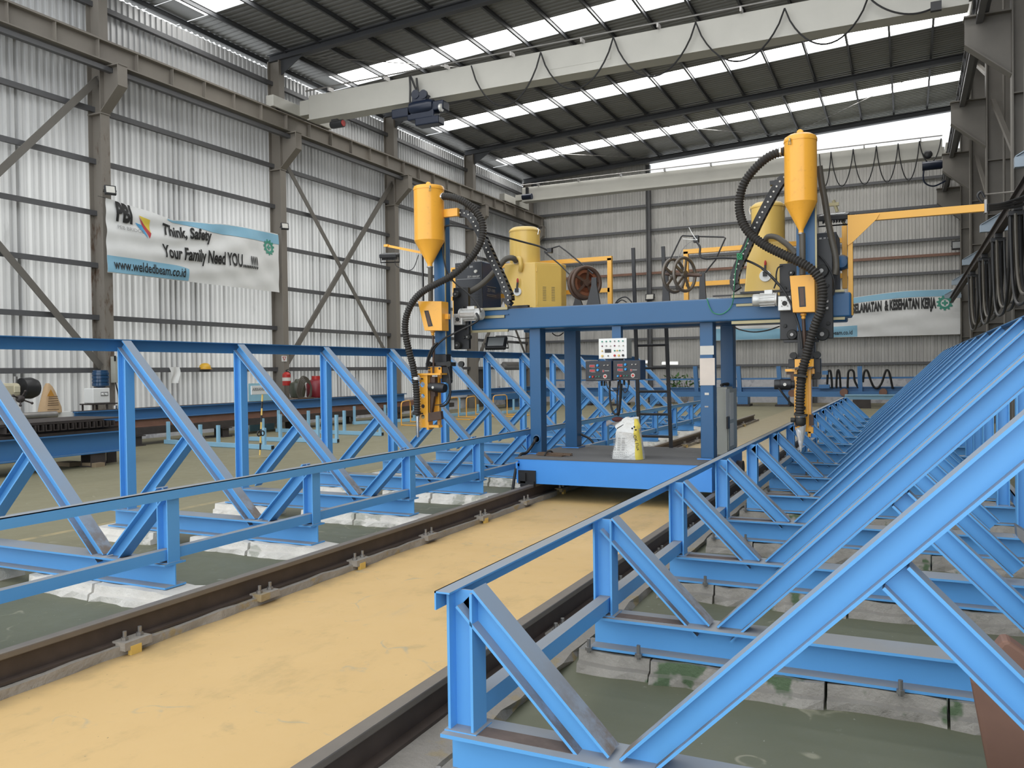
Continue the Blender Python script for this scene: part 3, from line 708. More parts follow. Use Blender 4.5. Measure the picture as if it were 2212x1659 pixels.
# floodlight under the beam and the spare cables there
def floodlight(name, label, c, w, h, d, tilt, yaw, fin=True, group=None, glass='glass_dark', pole=None):
    t = thing(name, label, 'floodlight', c, group); R = Matrix.Rotation(yaw,3,'Z') @ Matrix.Rotation(tilt,3,'X'); C0 = V(c)
    ax, ay, az = R@V((1,0,0)), R@V((0,1,0)), R@V((0,0,1))       # front faces -ay
    b = MB(); b.obox(C0, ax*w/2, ay*d/2, az*h/2); b.build('housing', M['black'], t, bevel=min(.01,d*.2))
    b = MB(); b.obox(C0-ay*(d/2+.002), ax*w*.38, ay*.003, az*h*.36); b.build('lamp_glass', M[glass], t)
    if fin:
        for i in range(9): b = MB(); b.obox(C0+ay*(d/2+.012)+ax*w*(-.36+.09*i), ax*.006, ay*.018, az*h*.35); b.build('cooling_fin', M['black'], t)
    b = MB(); b.tube([C0+ax*w*.54-az*0, C0+ax*w*.54+ay*.09, C0-ax*w*.54+ay*.09, C0-ax*w*.54], .009, 6, smooth=False); b.build('bracket', M['black'], t)
    return t
p = pt(q5,1505,1462,9.55); floodlight('floodlight', 'black square floodlight slung under the gantry beam beside the first post', p, .27,.20,.05, -.75, .25)
b = MB(); b.tube(smooth_path(pts(q5,[(1500,1400),(1620,1400),(1720,1420),(1800,1415)],9.55),6),.006,6); one('lamp_cable', b, M['cable'], 'thin black cable running from the under-beam floodlight to the post', 'cable')
b = MB(); b.tube(smooth_path(pts(q10,[(375,78),(405,100),(440,100),(475,75)],9.9),6),.007,6); one('lamp_cable', b, M['cable'], 'short black cable loop under the beam between the two posts nearest the banner wall', 'cable')
b = MB(); b.tube(smooth_path(pts(q9,[(330,500),(400,535),(520,555),(640,540),(745,505)],9.32),6),.008,6); one('lamp_cable', b, M['cable'], 'black cable sagging below the beam between post and far carriage', 'cable')
b = MB(); b.tube(smooth_path([c0+V((0,.05,.02)),c0+V((0,-.03,0))]+pts(q10,[(220,1030,9.36),(195,1070,9.36),(150,1125,9.30)],9.4)+[V((-4.27,9.2,.5)),V((-4.29,9.1,.3)),V((-4.26,8.93,.02))],6),.018,10); one('supply_cable', b, M['cable'], 'thick black cable leaving the round hole in the front post beside the sticks', 'cable')
b = MB(); b.tube(smooth_path(pts(q10,[(610,955),(650,975),(700,1000),(735,1040)],10.45),6),.015,8); one('supply_cable', b, M['cable'], 'black cable lying on the deck behind the second post', 'cable')

# grey electrical cabinet on the deck
cx0 = atY(*q10(1815,830),9.95).x; cx1 = atY(*q10(1888,830),9.95).x+.01; CY0, CY1, CZ = 9.95, 10.28, atY(*q10(1850,552),9.95).z
cx1 = max(cx1, cx0+.12); CY1 = CY0+.30
t = thing('electrical_cabinet', 'grey steel electrical cabinet with papers taped to its door on the gantry deck', 'cabinet', ((cx0+cx1)/2,(CY0+CY1)/2,.506))
def yat(px, py, x): return atX(px,py,x).y
CY1 = yat(*q10(1982,700),cx1)
b = MB(); b.box(cx0,cx1,CY0,CY1,.506,CZ); b.build('body', M['cabinet'], t, bevel=.006)
b = MB(); b.box(cx1,cx1+.012,CY0+.03,CY1-.01,.56,CZ-.02); dr = b.build('door', M['cabinet'], t, bevel=.003)
def onx(u0,v0,u1,v1):
    ya, yb = yat(*q10(u0,(v0+v1)/2),cx1+.013), yat(*q10(u1,(v0+v1)/2),cx1+.013)
    zt, zb = atX(*q10((u0+u1)/2,v0),cx1+.013).z, atX(*q10((u0+u1)/2,v1),cx1+.013).z
    return ya,yb,zb,zt
for i, r_ in enumerate(((1893,568,1926,805),(1929,598,1961,832),(1932,865,1962,1062))):
    ya,yb,zb,zt = onx(*r_); b = MB(); b.box(cx1+.0125,cx1+.0145,ya,yb,zb,zt); b.build('taped_paper', M['paper'], dr)
ya,yb,zb,zt = onx(1898,810,1912,915); b = MB(); b.box(cx1+.012,cx1+.035,ya,yb,zb,zt); b.build('handle', M['black'], dr, bevel=.004)
b = MB(); rnd = random.Random(4)
path = [V((cx0+.03+(cx1-cx0-.05)*rnd.random(), CY0+.03+i*(CY1-CY0-.08)/9, CZ+.02+.02*rnd.random())) for i in range(10)]
b.tube(smooth_path(path,5), .016, 8); one('coiled_lead', b, M['cable'], 'short tangled black lead lying on top of the grey electrical cabinet', 'cable')

# flux bag
def bag():
    qb = PQ(1290,880,12.76); Y = 9.12
    t = thing('flux_bag', 'open white paper flux sack with a yellow side stripe standing on the deck', 'bag', (-2.9,Y,.506))
    prof = [(1480,350,1220),(1380,368,1205),(1250,385,1190),(1100,415,1170),(950,432,1150),(820,440,1125),(740,455,1112),(690,470,1105),(620,410,1120),(540,430,1110),(470,470,1090),(400,560,1070),(345,700,1055)]
    rows = []
    z0_ = .507
    for i, (v, u0, u1) in enumerate(prof):
        a, c = pt(qb,u0,v,Y), pt(qb,u1,v,Y); z = z0_+(pt(qb,780,1480,Y).z-pt(qb,780,v,Y).z)*-1 if i else z0_
        rows.append((a.x, c.x, z))
    n = 28; vs = []; rnd = random.Random(2)
    def prm(i, k):
        x0,x1,z = rows[i]; f = i/(len(rows)-1); th = 2*PI*k/n; dep = (.13+.02*math.sin(i*1.3))*(1-.45*f) if i < 10 else .06
        cx = (x0+x1)/2; rx = (x1-x0)/2; ca, sa = math.cos(th), math.sin(th)
        sx = math.copysign(abs(ca)**.55, ca); sy = math.copysign(abs(sa)**.8, sa)
        wr = .007*math.sin(3*th+i*1.7)+.005*rnd.uniform(-1,1) if i > 0 else 0
        if 7 <= i <= 9: wr += .012*math.sin(5*th+i)
        return V((cx+rx*sx*(1+wr), Y+.12+dep*sy*(1+wr*4), z+(.012*math.sin(2*th+i) if i > 5 else 0)))
    white, yel = MB(), MB(); V_ = [[prm(i,k) for k in range(n)] for i in range(len(rows))]
    for i in range(len(rows)-1):
        for k in range(n):
            k2 = (k+1) % n; ctr = (k+.5)/n     # front is sa<0: k around 3n/4; stripe at right front
            fs = [V_[i][k],V_[i][k2],V_[i+1][k2],V_[i+1][k]]; mb_ = yel if 23 <= k <= 26 else white
            mb_.add(fs, [(0,1,2,3)], True)
    white.add(V_[0], [tuple(range(n))])
    o = white.build('sack', M['sack_paper'], t); o2 = yel.build('yellow_stripe', plain('bag_yellow',(.86,.70,.12),.6), t)
    b = MB(); b.sphere(pt(qb,570,330,Y+.10),.075,.06,.03); b.build('brown_cloth', plain('maroon_cloth',(.09,.03,.03),.9), t)
    b = MB()
    def pl(u,v): 
        P = pt(qb,250+400*u,440+120*(v-.5),Y+.06+.1*v); return P+V((0,0,.012*math.sin(9*u+5*v)))
    b.grid(pl,10,5); b.build('inner_liner', plain('clear_plastic_liner',(.62,.62,.66),.3), t)
    b = MB()
    b.grid(lambda u,v: pt(qb,780+160*u,300-60*math.sin(PI*u)+90*v,Y+.16)+V((0,.02*math.sin(7*u),0)),6,3); b.build('liner_peak', plain('grey_liner',(.35,.35,.37),.4), t)
    b = MB()
    b.grid(lambda u,v: pt(qb,1060+110*u+30*v,440+230*u+60*v,Y+.05)+V((0,.02*math.sin(8*u+3*v),0)),6,3); b.build('torn_flap', M['paper'], t)
    # printed blocks
    for i in range(6):
        for j in range(3):
            u0 = 450+j*118-i*3; v0 = 840+i*62; b = MB(); 
            for s_ in range(3): bx(b, qb, u0,v0+s_*15,u0+88-(j*7+i*5+s_*11)%22,v0+s_*15+8, Y-.028-.004*i, .002)
            b.build('printed_line', M['ink_grey'], t)
    text('lettering', 'OK Flux', .052, M['ink'], t, pt(qb,985,775,Y-.012), V((.27,0,-.96)).normalized(), V((.96,0,.27)).normalized(), bold=.0006)
    b = MB(); 
    for (u,v,w_,h_) in ((940,560,60,60),(1000,520,50,90),(1040,600,60,60)): b.lathe(pt(qb,u+25,v+20,Y-.012), [(0,-.001),(.011,-.001),(.011,0),(0,0)], 12, axis=(0,1,0))
    b.build('printed_emblem', M['ink'], t)
    b = MB()
    for i in range(5): b.prism([pt(qb,540+i*36,600-i*24,Y-.035),pt(qb,572+i*36,592-i*24,Y-.035),pt(qb,580+i*36,545-i*20,Y-.035),pt(qb,552+i*36,560-i*20,Y-.035)], (0,.002,0))
    b.build('printed_emblem', M['ink'], t)
    for i in range(3):
        b = MB()
        for j in range(9):
            u = 395+j*50-i*8; v = 1235+i*52+(j*37)%22; bx(b, qb, u,v,u+22,v+16, Y-.055, .002)
        b.build('printed_code', M['ink_grey'], t)
bag()
# split kindling on the deck
t = thing('wood_bundle', 'bundle of split brown sticks tied together on the deck edge', 'wood', (-3.9,9.3,.506))
rnd = random.Random(9)
for i in range(7):
    a = V((-4.10+rnd.uniform(0,.08),9.25+.05*i*.6,.515+.014*(i%2))); c = V((-3.66+rnd.uniform(-.12,.06),9.21+.05*i*.6+rnd.uniform(-.02,.02),.513+.012*(i%2)))
    b = MB(); b.bar(a, c, rnd.uniform(.018,.034), rnd.uniform(.010,.018)); b.build('stick', M['wood'], t)
b = MB(); b.tube(smooth_path([V((-3.95,9.2,.51)),V((-3.93,9.23,.55)),V((-3.92,9.33,.555)),V((-3.93,9.43,.52))],4),.010,6); b.build('tie', M['black_rubber'], t)

# ---- welding heads
def hopper(tag_, label, q, cx, w, ylid, ybody0, ybody1, ycone, neckw, Y, latch_u):
    c = pt(q,cx,ybody1,Y); rad = (pt(q,cx+w/2,ybody1,Y).x-pt(q,cx-w/2,ybody1,Y).x)/2*.985
    zt, zb, zc = pt(q,cx,ybody0,Y).z, c.z, pt(q,cx,ycone,Y).z; zl = pt(q,cx,ylid,Y).z; nr = rad*neckw
    t = thing('flux_hopper', label, 'hopper', (c.x,Y,zc), 'flux hoppers above the welding heads')
    b = MB(); b.lathe((c.x,Y,0), [(rad,zb),(rad,zt),(rad*.9,zt)], 40); b.build('barrel', M['yellow'], t)
    b = MB(); b.lathe((c.x,Y,0), [(nr,zc-.03),(nr,zc),(rad,zb)], 40); b.build('cone', M['yellow'], t)
    b = MB(); b.lathe((c.x,Y,0), [(rad*1.025,zt-.012),(rad*1.03,zt+.01),(rad*.97,zt+.035),(rad*.7,zl-.01),(0,zl)], 40); b.build('lid', M['yellow'], t)
    b = MB(); b.lathe((c.x,Y-.01,zl+.012), [(0,-.012),(.032,-.012),(.032,.012),(0,.012)], 18, axis=(.3,1,0)); b.build('lid_handle', M['yellow'], t)
    lx = pt(q,latch_u,ybody0,Y-rad).x; b = MB(); b.tube([V((lx-.008,Y-rad*.97,zt-.02)),V((lx-.012,Y-rad*1.0,zt-.06)),V((lx+.012,Y-rad*1.0,zt-.06)),V((lx+.008,Y-rad*.97,zt-.02))], .004, 6, closed=True); b.cbox((lx,Y-rad*.97,zt-.01),.014,.02,.03); b.build('latch', M['tan_steel'], t)
    b = MB(); b.lathe((c.x,Y,0), [(nr*1.25,zc-.045),(nr*1.25,zc-.03)], 24); b.build('clamp_ring', M['steel'], t)
    return t, c.x, rad, zt, zb, zc
YH = 8.86
hL = hopper('l','yellow conical flux hopper high above the torch before the banner wall', q5, 922,232, 84,122,570,770,.17,YH,925)
hR = hopper('r','yellow conical flux hopper, the bigger looking one beside the long boom', q8, 930,292, 160,222,762,998,.16,YH,832)
def gearmotor(q, g0, m0, term, Y, label, flip):
    """g0: gearbox square rect, m0: motor rect, term: terminal box rect (crop pixels)"""
    t = thing('gear_motor', label, 'motor', pt(q,(g0[0]+g0[2])/2,g0[3],Y), 'silver carriage motors')
    b = MB(); bx(b, q, *g0, Y-.06, .10); b.build('gearbox', M['alu'], t, bevel=.008)
    c = pt(q,(g0[0]+g0[2])/2,(g0[1]+g0[3])/2,Y-.065); b = MB(); b.lathe(c, [(0,-.012),(.024,-.012),(.026,0),(0,0)], 18, axis=(0,1,0)); b.build('output_cover', M['black_rubber'], t)
    for i in range(4):
        for r_ in (.040,): 
            a = PI/4+i*PI/2; b = MB(); b.lathe(c+V((r_*math.cos(a),0,r_*math.sin(a))), [(0,-.006),(.007,-.006),(.007,0),(0,0)], 8, axis=(0,1,0)); b.build('gearbox_bolt', M['steel'], t)
    a, b1 = pt(q,m0[0],(m0[1]+m0[3])/2,Y), pt(q,m0[2],(m0[1]+m0[3])/2,Y); L = b1.x-a.x; r = (pt(q,m0[0],m0[1],Y).z-pt(q,m0[0],m0[3],Y).z)/2
    ax = V((1,0,0)); b = MB(); pr = [(0,0),(r*.75,0),(r*.92,L*.04),(r*.95,L*.28),(r*.9,L*.3),(r*.9,L*.92),(r*1.02,L*.94),(r*1.02,L)]
    if flip: pr = [(p_[0],L-p_[1]) for p_ in pr][::-1]
    b.lathe(a, pr+[(0,L)] if not flip else pr, 26, axis=(1,0,0)); b.build('motor_body', M['alu'], t)
    for i in range(11):
        th = PI*2*i/11; b = MB(); d = V((0,math.cos(th),math.sin(th))); lo, hi = (.3,.9) if not flip else (.1,.7)
        b.obox(a+ax*L*(lo+hi)/2+d*r*.93, ax*L*(hi-lo)/2, d*r*.08, ax.cross(d)*.003); b.build('cooling_rib', M['alu'], t)
    b = MB(); bx(b, q, *term, Y-.035, .07); b.build('terminal_box', M['alu'], t, bevel=.004)
    return t
gearmotor(q5, (1128,1205,1205,1303), (1195,1160,1388,1272), (1248,1138,1312,1168), 9.16, 'silver geared motor on the carriage at the beam end toward the banner wall', True)
gearmotor(q9, (730,240,845,368), (510,220,725,338), (610,186,682,224), 9.14, 'silver geared motor on the carriage at the beam end under the boom', False)

def feed_box(label, front, side_u, slot, q, Y):
    t = thing('flux_feed_box', label, 'feed box', pt(q,(front[0][0]+front[2][0])/2,front[2][1],Y), 'tapered flux boxes')
    P = [pt(q,u,v,Y) for u,v in front]; b = MB(); b.prism(P, (0,.17,0)); b.build('box_body', M['yellow'], t, bevel=.004)
    S_ = [pt(q,u,v,Y-.003) for u,v in slot]; b = MB(); b.prism(S_, (0,.003,0)); b.build('sight_slot', M['black'], t)
    cx_ = sum((p_.x for p_ in S_))/4; cz_ = sum((p_.z for p_ in S_))/4
    b = MB(); b.prism([V((cx_+(p_.x-cx_)*.6,Y-.005,cz_+(p_.z-cz_)*.86)) for p_ in S_], (0,.003,0)); b.build('sight_glass', M['brown_steel'], t)
    return t
fL = feed_box('yellow tapered flux box with a slanted sight slot below the banner-side hopper', [(818,1095),(1026,1095),(1030,1352),(878,1352)], 0, [(875,1178),(912,1176),(950,1312),(910,1318)], q5, 8.78)
b = MB(); bx(b, q5, 1026,1206,1085,1252, 8.86, .05); b.build('mounting_tab', M['yellow'], fL)
fR = feed_box('yellow tapered flux box with an upright sight slot under the boom-side hopper', [(833,1400),(1050,1386),(1055,1715),(860,1720)], 0, [(905,1495),(965,1492),(975,1668),(918,1672)], q8, 8.78)

def head(side, label, parts):
    t = thing('welding_carriage', label, 'welding carriage', parts['loc'], 'vertical welding heads on the gantry')
    q = parts['q']
    b = MB(); bx(b, q, *parts['mast'], 8.98, .13); b.build('mast', M['blue_gantry'], t, bevel=.006)
    for r_ in parts['rail']: b = MB(); bx(b, q, *r_, 8.972, .02); b.build('mast_rail', M['tan_steel'], t)
    for r_ in parts['plate']: b = MB(); bx(b, q, *r_, 9.20, .06); b.build('carriage_plate', M['black'], t, bevel=.006)
    for u, v, r in parts['roller']:
        c = pt(q,u,v,9.17); R_ = r/S/1806*9.6; b = MB(); b.lathe(c, [(0,-.03),(R_*.9,-.03),(R_,-.022),(R_,.03),(0,.03)], 22, axis=(0,1,0)); ro = b.build('roller', M['black_rubber'], t)
        b = MB(); b.lathe(c-V((0,.03,0)), [(0,-.012),(R_*.32,-.012),(R_*.34,0),(0,0)], 10, axis=(0,1,0)); b.build('roller_bolt', M['steel'], ro)
    for u, v in parts['bolt']:
        c = pt(q,u,v,9.195); b = MB(); b.lathe(c, [(0,-.018),(.020,-.018),(.022,0),(0,0)], 6, axis=(0,1,0)); b.build('plate_bolt', M['black_rubber'], t)
    for r_ in parts['slide']: b = MB(); bx(b, q, *r_, 8.99, .12); b.build('lower_slide', M['black'], t, bevel=.004)
    for nm, m_, r_, Y_, d_ in parts.get('extra', ()): b = MB(); bx(b, q, *r_, Y_, d_); b.build(nm, M[m_], t, bevel=.003)
    return t
headL = head('l','blue welding mast with black carriage and rollers at the beam end toward the banner wall', dict(loc=pt(q5,1040,1480,9.05), q=q5,
  mast=(962,330,1060,1560), rail=[(1054,330,1060,1560)], plate=[(1132,975,1262,1515)], roller=[(1158,1035,33),(1172,1480,34),(1262,1408,26)], bolt=[(1225,1410),(1235,1330),(1215,1150)], slide=[(955,1460,1068,1660)],
  extra=[('hopper_bracket','yellow',(1035,285,1165,355),8.90,.06),('clamp_block','black',(895,1630,1105,1665),8.93,.14)]))
headR = head('r','welding head with two black carriage plates and rollers at the beam end under the boom', dict(loc=pt(q9,980,640,9.05), q=q9,
  mast=(892,-560,1060,545), rail=[(1056,-560,1072,545)], plate=[(746,-45,905,622),(1062,-260,1210,612)], roller=[(855,578,40),(1112,22,52),(1118,574,52),(848,40,22)], bolt=[(792,502),(1170,480),(790,175),(1160,150)], slide=[(900,545,1048,790)],
  extra=[('lower_plate','black',(780,622,1080,645),9.12,.10),('hose_lug','steel',(1140,275,1172,298),9.17,.03),('hose_lug','steel',(1140,335,1172,358),9.17,.03)]))

# pipes under the hoppers
def pipe(label, q, ln, Y, r, mat, name='flux_pipe', cat='pipe', k=6, group=None): 
    b = MB(); b.tube(smooth_path(pts(q, ln, Y), k), r, 14); return one(name, b, M[mat] if isinstance(mat,str) else mat, label, cat, group)
pipe('grey brown flux pipe between the banner-side hopper and its tapered box', q5, [(930,795),(930,900),(932,1000),(932,1094)], YH, .030, 'hose_brown')
pipe('grey brown flux pipe between the boom-side hopper and its tapered box', q8, [(943,1030),(945,1150),(945,1280),(945,1390)], YH, .030, 'hose_brown')
pipe('thin rusty flux tube below the banner-side tapered box', q6, [(952,70),(955,200),(956,320),(955,430)], 8.88, .013, 'brown_steel')
pipe('thin rusty flux tube below the boom-side tapered box', q9, [(950,390),(955,470),(960,580),(962,700),(968,790)], 8.88, .018, 'brown_steel')
for q_, u, v, lab in ((q5,950,1352,'small yellow outlet fitting under the banner-side tapered box'),(q9,953,390,'small yellow outlet fitting under the boom-side tapered box')):
    c = pt(q_,u,v,8.87); b = MB(); b.lathe(c, [(.02,0),(.03,-.005),(.03,-.02),(.018,-.03),(.022,-.05),(.014,-.06)], 16); one('outlet_fitting', b, M['yellow'], lab, 'fitting')

def ribbed(name, label, path, r, mat, step=.030, cat='hose', group=None, amp=.13):
    P = resample(smooth_path(path, 14), step/2); rr = [r*(1+amp*(1 if i % 2 else -1)) for i in range(len(P))]
    b = MB(); b.tube(P, rr, 14); return one(name, b, M[mat], label, cat, group)
ribbed('corrugated_hose', 'long black ribbed hose from the banner-side hopper curling down to its torch', pts(q5,[(1020,182,8.86),(1075,180,8.86),(1180,205,8.86),(1300,280,8.87),(1375,390,8.88),(1388,500,8.87),(1350,620,8.84),(1260,745,8.80),(1120,870,8.72),(970,950,8.66),(850,1020,8.64),(770,1110,8.64),(722,1220,8.64),(708,1320,8.64),(718,1420,8.65),(745,1540,8.67),(775,1650,8.70)],8.8)+pts(q6,[(790,440,8.72),(805,560,8.72),(812,680,8.72),(812,790,8.72)],8.72), .040, 'hose', group='corrugated flux hoses')
ribbed('corrugated_hose', 'long black ribbed hose from the boom-side hopper curling down to its torch', pts(q8,[(790,315,8.86),(745,320,8.86),(640,365,8.86),(530,460,8.86),(440,580,8.87),(398,710,8.87),(395,830,8.86),(430,950,8.83),(500,1045,8.80),(620,1135,8.76),(760,1205,8.72),(900,1270,8.68),(1020,1340,8.66),(1095,1430,8.66),(1120,1530,8.66),(1118,1620,8.66)],8.8)+pts(q9,[(1105,380,8.68),(1068,460,8.70),(1035,560,8.72),(1000,680,8.73),(972,790,8.73),(945,890,8.72),(933,980,8.70),(926,1100,8.70),(922,1200,8.70),(922,1290,8.70)],8.7), .043, 'hose', group='corrugated flux hoses')
ribbed('suction_hose', 'plain grey brown hose arching from the banner-side yellow recovery unit over the dark welder', pts(q5,[(1680,745,9.66),(1650,718,9.60),(1590,725,9.56),(1530,790,9.52),(1450,880,9.46),(1360,960,9.42),(1260,1020,9.38)],9.5), .036, 'hose_brown', .05, amp=.01, group='plain suction hoses')
ribbed('suction_hose', 'plain grey brown hose arching from the boom-side yellow recovery unit to the mast', pts(q8,[(615,1100,9.6),(640,1058,9.56),(710,1060,9.5),(790,1110,9.42),(850,1165,9.36),(895,1225,9.3)],9.5), .030, 'hose_brown', .05, amp=.01, group='plain suction hoses')
ribbed('suction_hose', 'plain grey brown hose hanging behind the boom-side hopper beside the welder', pts(q8,[(1092,440,9.1),(1110,580,9.12),(1140,740,9.14),(1165,900,9.16),(1200,1080,9.18),(1232,1220,9.18),(1240,1330,9.18),(1225,1400,9.18)],9.1), .032, 'hose_brown', .05, amp=.01, group='plain suction hoses')
for q_, u, v, Y_, lab in ((q5,1034,182,8.86,'silver clip round the ribbed hose at the banner-side hopper inlet'),(q8,752,318,8.86,'silver clip round the ribbed hose at the boom-side hopper inlet')):
    c = pt(q_,u,v,Y_); b = MB(); b.lathe(c-V((.012,0,0)), [(.044,0),(.048,.004),(.048,.02),(.044,.024)], 20, axis=(1,0,0)); one('hose_clip', b, M['chrome'], lab, 'hose clip')

# drag chains
def chain(label, path, Y, w, wd, group):
    P = resample(smooth_path(path, 12), .058); t = thing('cable_chain', label, 'cable chain', P[-1], group)
    for i in range(len(P)-1):
        a, c = P[i], P[i+1]; d = (c-a).normalized(); n = V((0,1,0)); up = d.cross(n).normalized()
        b = MB()
        for s_ in (-1,1): b.obox((a+c)/2+n*s_*wd/2, d*.030, n*.006, up*w/2)
        b.obox((a+c)/2+up*w*.42, d*.014, n*wd/2, up*.005); b.obox((a+c)/2-up*w*.42, d*.014, n*wd/2, up*.005)
        lk = b.build('chain_link', M['black'], t)
        b = MB(); b.lathe(a-n*(wd/2+.007), [(0,-.003),(.0095,-.003),(.0095,0),(0,0)], 10, axis=(0,1,0)); b.build('pin_cap', M['offwhite'], lk)
    return t
chain('black cable chain with pale pins curving down behind the ribbed hose of the banner-side head', pts(q5,[(1170,330,9.0),(1225,328,9.0),(1275,342,9.0),(1312,390,9.0),(1345,450,9.02),(1385,530,9.05),(1440,645,9.08),(1500,780,9.12),(1560,905,9.14),(1600,1000,9.15),(1622,1050,9.15),(1622,1095,9.15),(1590,1125,9.15)],9.1), 9.1, .088, .085, 'black cable chains')
chain('black cable chain with pale pins slanting up to the boom-side hopper', pts(q8,[(790,545,9.0),(758,575,9.0),(722,630,9.0),(665,730,9.03),(600,850,9.06),(540,970,9.08),(480,1110,9.11),(420,1240,9.13),(372,1350,9.15),(352,1430,9.15),(352,1480,9.15),(375,1520,9.15),(420,1538,9.15)],9.1), 9.1, .088, .085, 'black cable chains')
b = MB(); bx(b, q8, 400,1528,835,1546, 9.17,.06); one('chain_strip', b, M['black'], 'flat black cable chain run lying along the beam under the boom-side recovery unit', 'cable chain')
b = MB(); bx(b, q8, 658,565,735,602, 9.02,.07); bx(b, q8, 700,558,742,580, 9.0,.05); one('chain_anchor', b, M['black'], 'small black anchor block at the upper end of the boom-side cable chain', 'bracket')

# torch assemblies
tl = thing('welding_torch', 'yellow perforated torch holder with a black motor and steel nozzle, nearer the banner wall', 'welding torch', pt(q6,900,985,8.78), 'welding torches hanging from the gantry')
qt = PQ(860,740,7.54); YT = 8.80
def plate_with_holes(name, P0, P1, z0, z1, holes, nrm, mat, parent, th=.008):
    """vertical plate from P0 to P1 (top corners, xy) with round holes [(fraction along, z, radius)]"""
    P0 = V(P0); P1 = V(P1); d = P1-P0; L = d.length; d.normalize(); n = V(nrm).normalized()
    bm = bmesh.new(); rows = sorted(holes, key=lambda h: -h[1]); b = MB(); N = 24
    zs = [z1]+[(rows[i][1]+rows[i+1][1])/2 for i in range(len(rows)-1)]+[z0]
    for i, (f, hz, r) in enumerate(rows):
        za, zb = zs[i], zs[i+1]; cx_ = f*L
        inner = [(cx_+r*math.cos(2*PI*k/N), hz+r*math.sin(2*PI*k/N)) for k in range(N)]; outer = []
        for k in range(N):
            c_, s_ = math.cos(2*PI*k/N), math.sin(2*PI*k/N); tx = ((L-cx_) if c_ > 0 else cx_)/max(abs(c_),1e-6); tz = ((za-hz) if s_ > 0 else (hz-zb))/max(abs(s_),1e-6); tt = min(tx,tz)
            outer.append((cx_+tt*c_, hz+tt*s_))
        # snap four outer points to the corners so neighbouring cells meet
        for cxn, czn in ((L,za),(0,za),(0,zb),(L,zb)):
            k = min(range(N), key=lambda k: (outer[k][0]-cxn)**2+(outer[k][1]-czn)**2); outer[k] = (cxn,czn)
        W_ = lambda p_, o_: V((P0.x,P0.y,0))+V((d.x,d.y,0))*p_[0]+V((0,0,p_[1]))+n*o_
        for k in range(N):
            k2 = (k+1)%N
            b.add([W_(inner[k],0),W_(outer[k],0),W_(outer[k2],0),W_(inner[k2],0)],[(0,1,2,3)]); b.add([W_(inner[k],th),W_(inner[k2],th),W_(outer[k2],th),W_(outer[k],th)],[(0,1,2,3)])
            b.add([W_(inner[k],0),W_(inner[k2],0),W_(inner[k2],th),W_(inner[k],th)],[(0,1,2,3)])
            b.add([W_(outer[k],0),W_(outer[k],th),W_(outer[k2],th),W_(outer[k2],0)],[(0,1,2,3)])
    return b.build(name, mat, parent, recalc=False)
A0, A1 = pt(qt,345,520,YT), pt(qt,492,520,YT); zt_, zb_ = pt(qt,420,520,YT).z, pt(qt,420,1385,YT).z
hz = lambda u, v: (( pt(qt,u,v,YT).x-A0.x)/(A1.x-A0.x), pt(qt,u,v,YT).z)
plate_with_holes('side_plate', A0, A1, zb_, zt_, [(*hz(395,685),.033),(*hz(400,872),.028),(*hz(403,1038),.026),(*hz(403,1208),.026)], (0,1,0), M['yellow'], tl)
b = MB(); bx(b, qt, 485,520,500,1415, YT, .09); bx(b, qt, 645,560,668,1370, YT+.10, .05); b.build('side_plate', M['yellow'], tl)
b = MB(); bx(b, qt, 500,560,650,900, YT+.13,.015); bx(b, qt, 555,900,650,1140, YT+.13,.012); b.build('rear_plate', M['yellow'], tl)
b = MB(); bx(b, qt, 320,500,690,530, YT-.02, .16); bx(b, qt, 490,400,705,500, YT+.12, .012); bx(b, qt, 640,500,705,585, YT+.12,.012); b.build('top_bracket', M['yellow'], tl)
for u,v in ((508,425),(675,422)): c = pt(qt,u,v,YT+.118); b = MB(); b.lathe(c,[(0,-.008),(.013,-.008),(.013,0),(0,0)],8,axis=(0,1,0)); b.build('bracket_bolt', M['black'], tl)
b = MB(); bx(b, qt, 462,1345,660,1385, YT-.005,.09); bx(b, qt, 462,1300,497,1420, YT-.01,.02); bx(b, qt, 640,1260,680,1380, YT+.08,.03); b.build('lower_foot', M['yellow'], tl)
b = MB(); bx(b, qt, 492,560,600,880, YT+.03,.09); b.build('gear_case', M['brown_steel'], tl, bevel=.006)
b = MB(); b.bar(pt(qt,575,860,YT+.05), pt(qt,535,1130,YT+.05), .05,.05); b.build('wire_guide', M['brown_steel'], tl)
a, c = pt(qt,520,720,YT-.005), pt(qt,765,745,YT-.03); b = MB(); L = (c-a).length; b.lathe(a, [(0,0),(.052,0),(.052,L*.3),(.058,L*.31),(.06,L*.85),(.05,L),(0,L)], 24, axis=(c-a)); mo = b.build('motor', M['black'], tl)
c2_ = a+(c-a)*.35+V((0,-.06,.0)); b = MB(); b.lathe(c2_, [(0,-.002),(.016,-.002),(.016,0),(0,0)], 14, axis=(0,1,0)); b.build('maker_label', M['offwhite'], mo)
b = MB(); b.prism([pt(qt,485,1145,YT-.03),pt(qt,690,1115,YT-.03),pt(qt,705,1250,YT-.03),pt(qt,485,1290,YT-.03)],(0,.06,0)); b.build('jaw_cover', M['brown_steel'], tl, bevel=.004)
b = MB(); a = pt(qt,318,1200,8.73); b.lathe((a.x,a.y,0), [(.020,pt(qt,318,1540,8.73).z),(.022,a.z)], 16); b.build('steel_nozzle', M['chrome'], tl)
for v in (585,1150):
    c = pt(qt,300,v,8.73); b = MB(); b.lathe((c.x,c.y,c.z-.02), [(.046,0),(.052,.004),(.052,.034),(.046,.04)], 18); b.build('hose_clamp', M['black_rubber'] if v > 600 else M['alu'], tl)
    b = MB(); b.tube([c, pt(qt,405,v+5,YT-.01)], .008, 8); b.build('clamp_screw', M['black'], tl)
